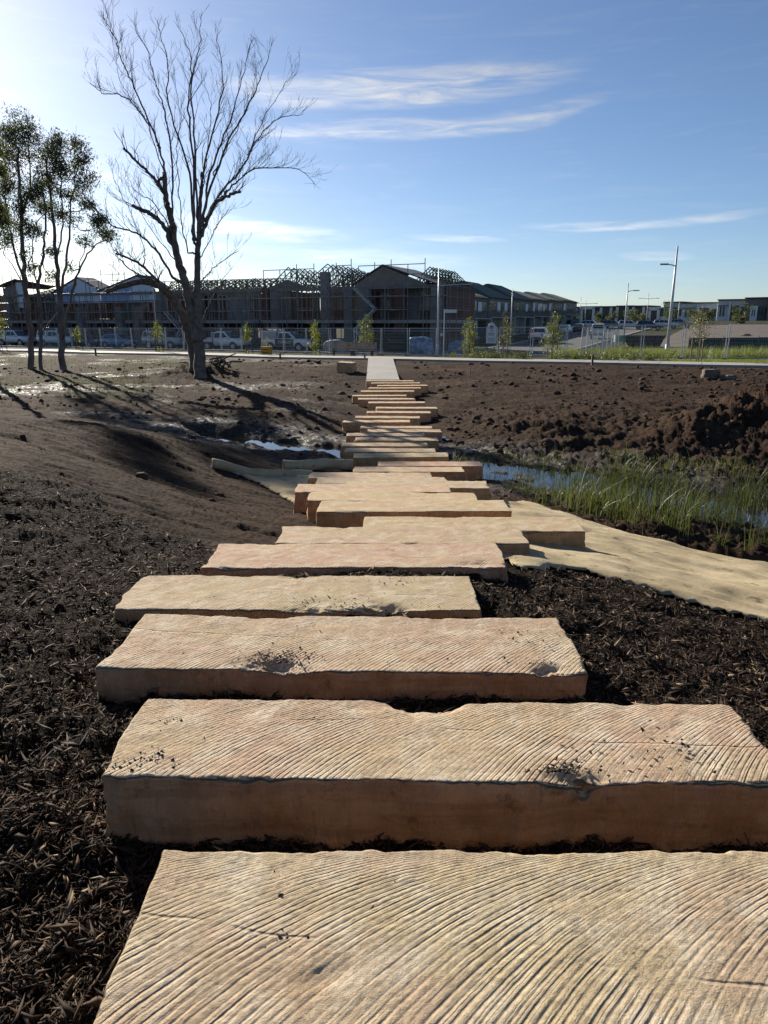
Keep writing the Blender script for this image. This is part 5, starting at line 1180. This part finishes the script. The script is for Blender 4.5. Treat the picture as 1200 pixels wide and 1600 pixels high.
# ------------------------------------------------------------------ green-roofed townhouses along the cross street
pale = mat('pale_wrap', (0.30, 0.31, 0.30), .7, .15, 1.5); groof = mat('green_roof_underlay', (0.055, 0.075, 0.055), .8, .25, .8); olive = mat('olive_cladding', (0.17, 0.17, 0.14), .85, .2, 1)
def row_house(k, v0, v1, ufront, label, rise=2.3, hip=False):
    q = S(ufront, v0); zb = gz(*S(ufront, (v0+v1)/2)); o = thing('townhouse', label, 'townhouse', (q[0], q[1], zb), RZ+pi/2, 'green-roofed townhouses on the cross street'); L = v1-v0; rr = random.Random(40+k); e = 5.6; D = 10.0
    # local x along the street (away), local y into the block (left)
    MB().span((0, 0, -.5), (L, D, .1)).build('slab', slabm, o)
    MB().span((0, .25, .1), (L, D, 2.9)).build('lower_wall', olive, o); MB().span((0, 0, 2.9), (L, D, e)).build('upper_wall', olive, o)
    for x in (0.1, L*.52): MB().span((x, -.5, .1), (x+.55, .25, 2.9)).build('pier', pale, o)
    for j in range(3):
        x = .5+j*(L-1)/3; w = (L-1)/3-.5
        f = MB().span((x, -.06, 3.6), (x+w, .02, 5.15)).build('window', pale if rr.random() < .6 else frm, o); MB().span((x+.1, -.075, 3.7), (x+w*.5-.04, -.06, 5.05)).build('pane', wind if rr.random() < .4 else wrap, f); MB().span((x+w*.5+.04, -.075, 3.7), (x+w-.1, -.06, 5.05)).build('pane', wind, f)
    g = MB().span((L*.55+.1, .18, .1), (L-.4, .24, 2.5)).build('garage_opening', gscreen, o); d = MB().span((1.0, .18, .1), (2.0, .24, 2.3)).build('door', frm, o); MB().span((2.3, .18, .6), (3.4, .24, 2.3)).build('window', wind, o)
    MB().span((0, -.7, 2.75), (L, .0, 2.9)).build('balcony_slab', slabm, o)
    rail = MB()
    for i in range(int(L/.5)): rail.span((i*.5, -.68, 2.9), (i*.5+.04, -.64, 3.8))
    rail.span((0, -.69, 3.8), (L, -.63, 3.86)); rail.build('balcony_rail', frm, o)
    ov = .5
    MB().loft([[(-ov, -ov, e), (L+ov, -ov, e), (L+ov, D+ov, e), (-ov, D+ov, e)], [(L*.2, D*.48, e+rise), (L*.8, D*.48, e+rise), (L*.8, D*.52, e+rise), (L*.2, D*.52, e+rise)]]).build('roof', groof, o)
    for x in np.arange(0, L, .9):
        MB().bar((x+.2, -ov-.03, e-.02), (x+.2, -ov+.9, e+.30), .07).build('rafter_tail', tgreen, o)
    return o
vs_ = [47, 61, 74, 87, 100, 114, 130]
for k in range(6): row_house(k, vs_[k], vs_[k+1]-.3, -12.0, 'townhouse with a dark green roof, %s from the corner house along the cross street' % ordinal(k+1), 2.5 if k in (1, 2) else 1.8)
# ------------------------------------------------------------------ finished white townhouses on the rise
white = mat('white_render', (0.60, 0.62, 0.64), .8, .08, .6); charc = mat('charcoal_cladding', (0.075, 0.08, 0.085), .8, .15, 1); stonec = mat('grey_render_dark', (0.16, 0.16, 0.155), .85, .12, 1)
def wtown(x0p, x1p, ytop, ybase, dep, label, k, style):
    a = at_depth(x0p, ybase, dep); b = at_depth(x1p, ybase, dep-4); L = (b-a).length; rz = atan2(b.y-a.y, b.x-a.x); hgt = (at_depth(x0p, ytop, dep)-a).z; a.z = min(a.z, gz(a.x, a.y)+.5)
    o = thing('white_townhouse', label, 'townhouse', tuple(a), rz, 'finished white townhouses on the rise'); D = 12
    base = charc if style in (0, 1) else white
    MB().span((0, .6, -4), (L, D, hgt*.93)).build('wall', base if style != 3 else stonec, o)
    MB().span((-.2, -.2 if style else .2, hgt*.93), (L+.1, D, hgt*.93+.35)).build('parapet', frm if style != 1 else white, o)
    if style in (0, 1):
        for x, w in ((0, L*.13), (L*.62, L*.12)): MB().span((x, -.3, -3), (x+w, .6, hgt*.90)).build('blade_wall', white, o)
        if style == 1: MB().span((0, -.3, hgt*.80), (L*.74, .6, hgt*.925)).build('portal_beam', white, o)
        MB().span((L*.74, .1, -3), (L, .58, hgt*.42)).build('garage_surround', white, o); MB().span((L*.78, .04, -2), (L*.96, .1, hgt*.33)).build('garage_door', stonec, o)
        wins = ((.18, .34, .48, .78), (.38, .56, .48, .78), (.78, .95, .52, .76), (.2, .4, .05, .34))
    elif style == 2:
        MB().span((L*.42, -.4, -3), (L*.5, .6, hgt*.86)).build('blade_wall', white, o); MB().span((L*.5, .3, .2), (L*.78, .58, hgt*.72)).build('recess', charc, o)
        MB().span((0, .2, hgt*.70), (L*.42, .58, hgt*.74)).build('shade_band', stonec, o)
        wins = ((.10, .15, .30, .68), (.22, .27, .30, .68), (.54, .62, .12, .62), (.65, .75, .12, .62), (.86, .97, .35, .66))
    else:
        MB().span((L*.30, -.5, -3), (L*.62, .58, hgt*.66)).build('portal_wall', white, o); MB().span((L*.64, -.3, .0), (L, .58, hgt*.62)).build('recess', charc, o)
        wins = ((.38, .42, .28, .52), (.48, .52, .28, .52), (.68, .80, .35, .55), (.84, .97, .35, .55), (.1, .2, .5, .7))
    yw = {0: .5, 1: .5, 2: .2, 3: -.56}[style]
    for (p, q, r, s) in wins:
        f = MB().span((L*p, yw-.02, hgt*r), (L*q, yw+.08, hgt*s)).build('window', frm, o); MB().span((L*p+.12, yw-.05, hgt*r+.12), (L*q-.12, yw-.02, hgt*s-.12)).build('pane', wind, f)
    return o
WT = [(886, 905, 479, 506, 285, 0), (905, 936, 478, 506, 282, 1), (936, 961, 478, 506, 278, 0), (961, 986, 477, 506, 274, 0), (986, 1012, 477, 506, 270, 0), (1012, 1034, 480, 506, 266, 1), (1034, 1063, 471, 506, 240, 2), (1063, 1118, 472, 506, 235, 2), (1118, 1160, 467, 506, 226, 2), (1160, 1195, 464, 506, 220, 3), (1195, 1232, 466, 506, 214, 3)]
for k, (a, b, yt, yb, d, s) in enumerate(WT):
    wtown(a, b, yt, yb, d, 'white and charcoal two-storey townhouse on the rise, %s of the row from the left' % ordinal(k+1), k, s)
# clipped street trees before them
dark_leaf = leafmat('street_tree_leaf', (0.022, 0.030, 0.012), (0.060, 0.068, 0.024), .6, .2)
for k, (px, yt, yb, w, d) in enumerate([(897, 486, 506, 20, 200), (934, 487, 508, 16, 190), (957, 487, 508, 18, 190), (988, 482, 506, 26, 185), (1004, 486, 507, 16, 180), (1046, 478, 508, 26, 170), (1084, 480, 509, 24, 175), (1107, 480, 507, 22, 180), (1150, 475, 508, 26, 180), (1158, 490, 509, 14, 172)]):
    b = at_dist(px, yb, d); g_ = gz(b.x, b.y); zt = at_dist(px, yt, d).z; b.z = g_; r = w/FPX*d/2; rr = random.Random(80+k)
    o = thing('street_tree', 'small dark street tree, %s from the left before the white townhouses' % ordinal(k+1), 'tree', tuple(b), 0, 'street trees before the white townhouses')
    MB().tube([(0, 0, -.3), (0, 0, (zt-g_)*.6)], [.09, .05], 6).build('trunk', bark2, o)
    hh_ = zt-at_dist(px, yb, d).z; cen = []
    for j in range(16): cen.append((rr.gauss(0, r*.45), rr.gauss(0, r*.45), zt-g_-hh_*.5+rr.gauss(0, hh_*.22), r*.45, 1))
    leaf_cloud(cen, 1300, .20, 90+k, o, 'crown', dark_leaf, (0, 0, 0))
# ------------------------------------------------------------------ vehicles
tyre = mat('tyre_rubber', (.018, .018, .019), .85, .2); rim = mat('wheel_rim', (.32, .32, .33), .35, .1, metal=.7); glass = mat('car_glass', (.02, .024, .028), .05, .1); trim = mat('black_trim', (.025, .025, .027), .6, .1)
lamp = mat('headlight_lens', (.55, .57, .6), .15, .05); red = mat('tail_lens', (.30, .02, .02), .3, .1); plate = mat('number_plate', (.5, .5, .42), .5, .05)
def paint(n, c): return mat('paint_'+n, c, .28, .06, 1.0, coat=.6)
def ring(x, z0, z1, w, tuck=.88):
    h = z1-z0
    return [(x, -w*tuck, z0), (x, -w, z0+h*.28), (x, -w, z0+h*.72), (x, -w*.96, z0+h*.93), (x, -w*.86, z1), (x, w*.86, z1), (x, w*.96, z0+h*.93), (x, w, z0+h*.72), (x, w, z0+h*.28), (x, w*tuck, z0)]
def wheels(o, xs, w, r):
    for x in xs:
        for s in (-1, 1):
            y = s*(w-.10)
            wo = MB().tube([(x, y-.11, r), (x, y-.08, r), (x, y+.08, r), (x, y+.11, r)], [r*.9, r, r, r*.9], 18).build('wheel', tyre, o, True)
            MB().tube([(x, y+s*.09, r), (x, y+s*.118, r)], [r*.64, r*.60], 14).build('rim', rim, wo)
            MB().tube([(x, s*(w-.30), r+.02), (x, s*(w+.012), r+.02)], r*1.17, 18).build('wheel_arch', trim, o)
def cabin(o, st, wb, wr, zb, m, wins, screen=True):
    """st: roof outline (x, z) from rear base over the roof to the bonnet"""
    n = len(st); rings = []
    zt = max(z for _, z in st)
    L_ = [(x, -(wb+(wr-wb)*(z-zb)/(zt-zb)), z) for x, z in st]; R_ = [(x, -y, z) for x, y, z in L_]
    mb = MB(); o0 = 0; mb.v = L_+R_; mb.f = [tuple(range(n)), tuple(range(n, 2*n))[::-1]]+[(i+1, i, n+i, n+i+1) for i in range(n-1)]+[(0, n-1, 2*n-1, n)]
    c = mb.build('cabin', m, o, False, bevel=.05)
    yat = lambda z: wb+(wr-wb)*(z-zb)/(zt-zb)+.012
    for poly in wins:
        for s in (-1, 1):
            w = MB(); q = [(x, s*yat(z), z) for x, z in poly]; w.v = q+[(x, s*(abs(y)-.03), z) for x, y, z in q]; k = len(q); w.f = [tuple(range(k)), tuple(range(k, 2*k))[::-1]]+[(i, (i+1) % k, k+(i+1) % k, k+i) for i in range(k)]
            w.build('side_window', glass, c)
    return c
def screen_q(c, a, b, wa, wb_, name):
    """sloped glass between (x,z) points a (low) and b (high), laid just proud of the cabin"""
    d = Vector((b[0]-a[0], 0, b[1]-a[1])); n = Vector((-d.z, 0, d.x)).normalized()
    if (n.z < 0): n = -n
    n *= .014; mb = MB(); P3 = [Vector((a[0], -wa, a[1])), Vector((a[0], wa, a[1])), Vector((b[0], wb_, b[1])), Vector((b[0], -wb_, b[1]))]
    mb.v = [tuple(p+n) for p in P3]+[tuple(p-n) for p in P3]; mb.f = [(0, 1, 2, 3), (7, 6, 5, 4)]+[(i, (i+1) % 4, 4+(i+1) % 4, 4+i) for i in range(4)]
    mb.build(name, glass, c)
def front_kit(o, x, w, zg, zl, m):
    MB().box((x+.005, 0, zg), (.06, w*1.05, .30)).build('grille', trim, o); MB().box((x-.0, 0, zg-.33), (.10, w*1.7, .16)).build('bumper', trim, o)
    MB().box((x+.045, 0, zg-.20), (.02, .36, .11)).build('number_plate', plate, o)
    for s in (-1, 1): MB().box((x-.10, s*w*.76, zl), (.26, w*.36, .15)).build('headlight', lamp, o)
def ute(loc, rz, label, col, canopy=None, tray=False, wrapm=None, rear_view=False):
    o = thing('ute', label, 'ute', loc, rz, 'cars parked in front of the houses'); m = paint(*col); w = .92
    st = [(-2.55, .55, 1.12, .88), (-2.50, .48, 1.14, .90), (-.75, .42, 1.14, w), (1.2, .40, 1.13, w), (1.35, .40, 1.14, w), (2.2, .42, 1.06, w*.98), (2.55, .50, .98, w*.92), (2.66, .56, .86, w*.84)]
    if tray: st = st[2:]
    MB().loft([ring(*s) for s in st]).build('body', wrapm or m, o, True, bevel=0)
    c = cabin(o, [(-.85, 1.10), (-.72, 1.74), (-.45, 1.80), (.45, 1.80), (1.32, 1.12)], .88, .70, 1.10, m, [[(-.70, 1.20), (-.62, 1.66), (-.02, 1.68), (-.02, 1.20)], [(.08, 1.20), (.08, 1.68), (.40, 1.66), (.98, 1.22)]])
    screen_q(c, (1.26, 1.18), (.52, 1.75), .78, .64, 'windscreen'); screen_q(c, (-.82, 1.25), (-.73, 1.70), .72, .62, 'rear_window')
    wheels(o, (-1.55, 1.60), w, .38); front_kit(o, 2.62, w*.8, .80, .90, m)
    for s in (-1, 1): MB().box((.92, s*1.0, 1.20), (.12, .20, .15)).build('mirror', trim if wrapm else m, o)
    if canopy:
        MB().loft([[(-2.52, -.86, 1.14), (-2.52, .86, 1.14), (-2.45, .70, 1.78), (-2.45, -.70, 1.78)], [(-.92, -.86, 1.14), (-.92, .86, 1.14), (-.95, .70, 1.80), (-.95, -.70, 1.80)]]).build('canopy', m, o)
        for s in (-1, 1): MB().loft([[(-2.3, s*.83, 1.26), (-1.15, s*.83, 1.26), (-1.15, s*.745, 1.66), (-2.3, s*.745, 1.66)], [(-2.3, s*.845, 1.26), (-1.15, s*.845, 1.26), (-1.15, s*.76, 1.66), (-2.3, s*.76, 1.66)]]).build('canopy_window', glass, o)
    if tray:
        MB().span((-2.75, -.95, .78), (-.9, .95, .90)).build('tray', galv, o)
        for s in (-1, 1): MB().span((-2.75, s*.95-.02, .9), (-.9, s*.95+.02, 1.18)).build('tray_side', galv, o)
        MB().span((-.95, -.9, .9), (-.90, .9, 1.75)).build('headboard', galv, o); MB().span((-2.2, -.8, .5), (-.9, .8, .78)).build('chassis', trim, o)
    for s in (-1, 1): MB().box((-2.56 if not tray else -2.76, s*.80, .95), (.06, .14, .30)).build('tail_light', red, o)
    if rear_view: MB().box((-2.60, 0, .62), (.04, 1.5, .14)).build('rear_bumper', trim, o)
    return o
def hatch(loc, rz, label, col, L=4.1, h=1.5, name='hatchback', cat='car', group='cars parked in front of the houses'):
    o = thing(name, label, cat, loc, rz, group); m = paint(*col); w = .85; f = L/4.1; g = h/1.5
    MB().loft([ring(*s) for s in [(-2.0*f, .45, .92*g, .74), (-1.92*f, .32, .98*g, .80), (-1.2*f, .24, .99*g, w), (.9*f, .24, .98*g, w), (1.5*f, .26, .88*g, .83), (1.95*f, .34, .74*g, .74), (2.05*f, .42, .64*g, .66)]]).build('body', m, o, True)
    c = cabin(o, [(-1.95*f, .95*g), (-1.62*f, 1.36*g), (-1.2*f, 1.47*g), (-.1*f, 1.50*g), (.3*f, 1.44*g), (1.25*f, .94*g)], .80, .60, .94*g, m, [[(-1.55*f, 1.03*g), (-1.40*f, 1.30*g), (-.55*f, 1.40*g), (-.50*f, 1.02*g)], [(-.42*f, 1.02*g), (-.46*f, 1.40*g), (.18*f, 1.36*g), (.82*f, 1.03*g)]])
    screen_q(c, (1.18*f, .99*g), (.34*f, 1.42*g), .68, .54, 'windscreen'); screen_q(c, (-1.90*f, 1.02*g), (-1.62*f, 1.35*g), .66, .54, 'rear_window')
    wheels(o, (-1.28*f, 1.28*f), w, .31*g); front_kit(o, 2.02*f, w*.75, .56*g, .72*g, m)
    for s in (-1, 1): MB().box((-1.96*f, s*.66, .84*g), (.10, .18, .24)).build('tail_light', red, o); MB().box((.72*f, s*.92, 1.05*g), (.12, .16, .13)).build('mirror', m, o)
    return o
def wagon(loc, rz, label, col, h=1.85, L=4.9, group='cars parked in front of the houses', name='station_wagon'):
    o = thing(name, label, 'car', loc, rz, group); m = paint(*col); w = .92; f = L/4.9; g = h/1.85
    MB().loft([ring(*s) for s in [(-2.4*f, .55, 1.15*g, .86), (-2.35*f, .45, 1.18*g, .9), (-1.2*f, .40, 1.18*g, w), (1.1*f, .40, 1.17*g, w), (2.1*f, .42, 1.08*g, .9), (2.42*f, .5, 1.0*g, .84), (2.5*f, .56, .86*g, .78)]]).build('body', m, o, True)
    c = cabin(o, [(-2.36*f, 1.14*g), (-2.22*f, 1.76*g), (-1.9*f, 1.84*g), (.2*f, 1.84*g), (1.05*f, 1.15*g)], .88, .72, 1.14*g, m, [[(-2.15*f, 1.24*g), (-2.08*f, 1.70*g), (-1.32*f, 1.72*g), (-1.32*f, 1.24*g)], [(-1.22*f, 1.24*g), (-1.22*f, 1.72*g), (-.45*f, 1.72*g), (-.45*f, 1.24*g)], [(-.35*f, 1.24*g), (-.35*f, 1.72*g), (.12*f, 1.70*g), (.68*f, 1.25*g)]])
    screen_q(c, (1.0*f, 1.20*g), (.26*f, 1.79*g), .78, .66, 'windscreen'); screen_q(c, (-2.34*f, 1.26*g), (-2.23*f, 1.72*g), .74, .64, 'rear_window')
    for s in (-1, 1): MB().tube([(-1.9*f, s*.6, 1.90*g), (.0, s*.6, 1.90*g)], .02, 6).build('roof_rail', trim, o); MB().box((.62*f, s*1.0, 1.24*g), (.12, .2, .16)).build('mirror', m, o); MB().box((-2.41*f, s*.78, 1.0*g), (.06, .14, .34)).build('tail_light', red, o)
    wheels(o, (-1.45*f, 1.5*f), w, .38*g); front_kit(o, 2.46*f, w*.8, .82*g, .95*g, m); MB().box((-2.42*f, 0, .55), (.08, 1.6, .16)).build('rear_bumper', trim, o)
    return o
def upos(px, v):
    u = t_of(px, v); q = S(u, v); return (q[0], q[1], gz(*q)+.055)
VC = 19.0; W_ = ('white', (.62, .63, .64))
ute(upos(352, VC), RZ, 'white tray-back ute parked right of the dead tree trunk', W_, tray=True)
u1 = ute(upos(452, VC), RZ, 'white ute with black signwritten doors, its canopy hatch raised', W_, wrapm=None)
blk = mat('door_wrap', (.018, .022, .022), .3, .2, 1.5); lime = mat('wrap_lime', (.20, .28, .06), .4, .1); lett = mat('wrap_letter', (.6, .6, .6), .5, .05)
for s in (-1, 1):
    MB().prism([(-1.0, .50), (1.05, .50), (1.0, 1.10), (.75, 1.14), (-1.0, 1.14)], s*.928-.006, s*.928+.006).build('door_wrap', blk, u1)
    place('lettering', text_mesh('TOUALO', .36, 'lettering', lett, .25, .004), u1, (.02, s*.938, .84), (pi/2, 0, 0 if s < 0 else pi))
    for k in range(3): MB().bar((.30+.18*k, s*.937, 1.10-.05*k), (.95, s*.937, .98-.16*k), .008, .03).build('lime_stripe', lime, u1)
MB().box((-1.75, 0, 1.45), (1.75, 1.75, .80)).build('canopy', mat('canopy_alloy', (.30, .31, .33), .45, .1, metal=.4), u1, bevel=.04)
MB().box((-1.0, -1.05, 2.05), (1.5, .62, .04), rx=-.35).build('raised_hatch', W_ and paint(*W_), u1)
MB().box((-2.5, -.55, 1.55), (.35, .7, .05), ry=-.8).build('side_flap', MATS['canopy_alloy'], u1)
wagon(upos(258, VC+.4), RZ, 'silver four-wheel-drive wagon parked left of the dead tree', ('silver', (.30, .32, .33)))
hatch(upos(187, VC+.4), RZ, 'blue hatchback parked before the blue and white wrapped house', ('blue', (.09, .20, .36)))
ute(upos(92, VC+.6), RZ, 'white ute with a matching canopy, seen between the gum tree trunks', W_, canopy=True)
ute(upos(27, VC+.6), RZ, 'white dual-cab ute at the left end behind the leftmost gum trunk', W_, canopy=True)
hatch(upos(135, VC+.9), RZ, 'dark car bonnet half hidden right of the canopied white ute', ('dark', (.03, .035, .04)), 4.2, 1.4)
def road_pos(px, py, dist): q = at_dist(px, py, dist); return (q.x, q.y, gz(q.x, q.y)+.06)
NZ = pi/2-YAW
ute(road_pos(844, 530, 88), NZ, 'white ute seen from behind on the cross street beside the worker', W_, canopy=None, rear_view=True)
wagon(road_pos(934, 523, 98), NZ+.15, 'white van-like wagon seen from behind behind the cross-street fence', W_, 1.95, 4.9, 'cars on the cross street')
hatch(road_pos(884, 516, 118), NZ, 'white hatchback further up the cross street', W_, group='cars on the cross street')
hatch(road_pos(905, 515, 125), NZ+.1, 'dark hatchback further up the cross street', ('dark', (.03, .035, .04)), group='cars on the cross street')
for k, (px, d, c, lab) in enumerate([(925, 150, W_, 'white wagon parked below the double-arm street light'), (958, 148, ('grey', (.2, .2, .21)), 'grey wagon in the far car row under the clipped trees'), (985, 140, W_, 'white low car in the far row left of the tall pole'), (1015, 132, ('slate', (.10, .13, .18)), 'slate blue wagon in the far row beside the tall pole'),
                                  (1040, 140, W_, 'white wagon in the far row, first right of the tall pole'), (1062, 145, ('silver', (.30, .32, .33)), 'silver wagon in the far row below the short street light'), (898, 160, ('dark', (.03, .035, .04)), 'dark wagon at the far end of the cross street')]):
    wagon(road_pos(px, 510, d), -.35+(.9 if k == 6 else 0), lab, c, 1.7, 4.6, 'far row of parked cars')
# worker in orange beside the ute: one continuous body
wp = road_pos(832, 531, 87.0); root = thing('person', 'worker in an orange high-visibility vest standing beside the white ute', 'person', wp, 0)
J = [(0, 0, .95), (0, 0, 1.20), (0, 0, 1.42), (0, 0, 1.52), (0, 0, 1.66), (0, 0, 1.76), (-.19, 0, 1.42), (-.26, -.03, 1.15), (-.24, -.12, .92), (.19, 0, 1.42), (.26, -.03, 1.15), (.24, -.12, .92), (-.10, 0, .90), (-.12, -.03, .50), (-.12, 0, .06), (-.12, -.14, .04), (.10, 0, .90), (.12, .03, .50), (.12, .03, .06), (.12, -.11, .04)]
E = [(0, 1), (1, 2), (2, 3), (3, 4), (4, 5), (2, 6), (6, 7), (7, 8), (2, 9), (9, 10), (10, 11), (0, 12), (12, 13), (13, 14), (14, 15), (0, 16), (16, 17), (17, 18), (18, 19)]
R = [.16, .165, .16, .06, .10, .085, .075, .055, .04, .075, .055, .04, .10, .07, .05, .045, .10, .07, .05, .045]
me = bpy.data.meshes.new('body'); me.from_pydata(J, E, []); bo = bpy.data.objects.new('body', me); COL.objects.link(bo); bo.parent = root
sk_ = bo.modifiers.new('skin', 'SKIN'); bo.modifiers.new('sub', 'SUBSURF').levels = 1
for i, v in enumerate(me.skin_vertices[0].data): v.radius = (R[i], R[i]*.8); v.use_root = (i == 0)
me.materials.append(mat('work_clothes', (.05, .05, .07), .9, .2))
MB().loft([[(.20*f*cos(a), .145*f*sin(a), z) for a in [2*pi*k/14 for k in range(14)]] for z, f in ((.92, 1.0), (1.1, 1.02), (1.3, 1.08), (1.44, .95), (1.50, .5))]).build('vest', mat('hi_vis_orange', (.75, .13, .02), .7, .1), root, True)
MB().loft([[(.11*f*cos(a), .13*f*sin(a), z) for a in [2*pi*k/12 for k in range(12)]] for z, f in ((1.68, 1.1), (1.74, 1.0), (1.80, .7), (1.83, .2))]).build('hard_hat', mat('hat_orange', (.7, .15, .03), .5, .1), root, True)
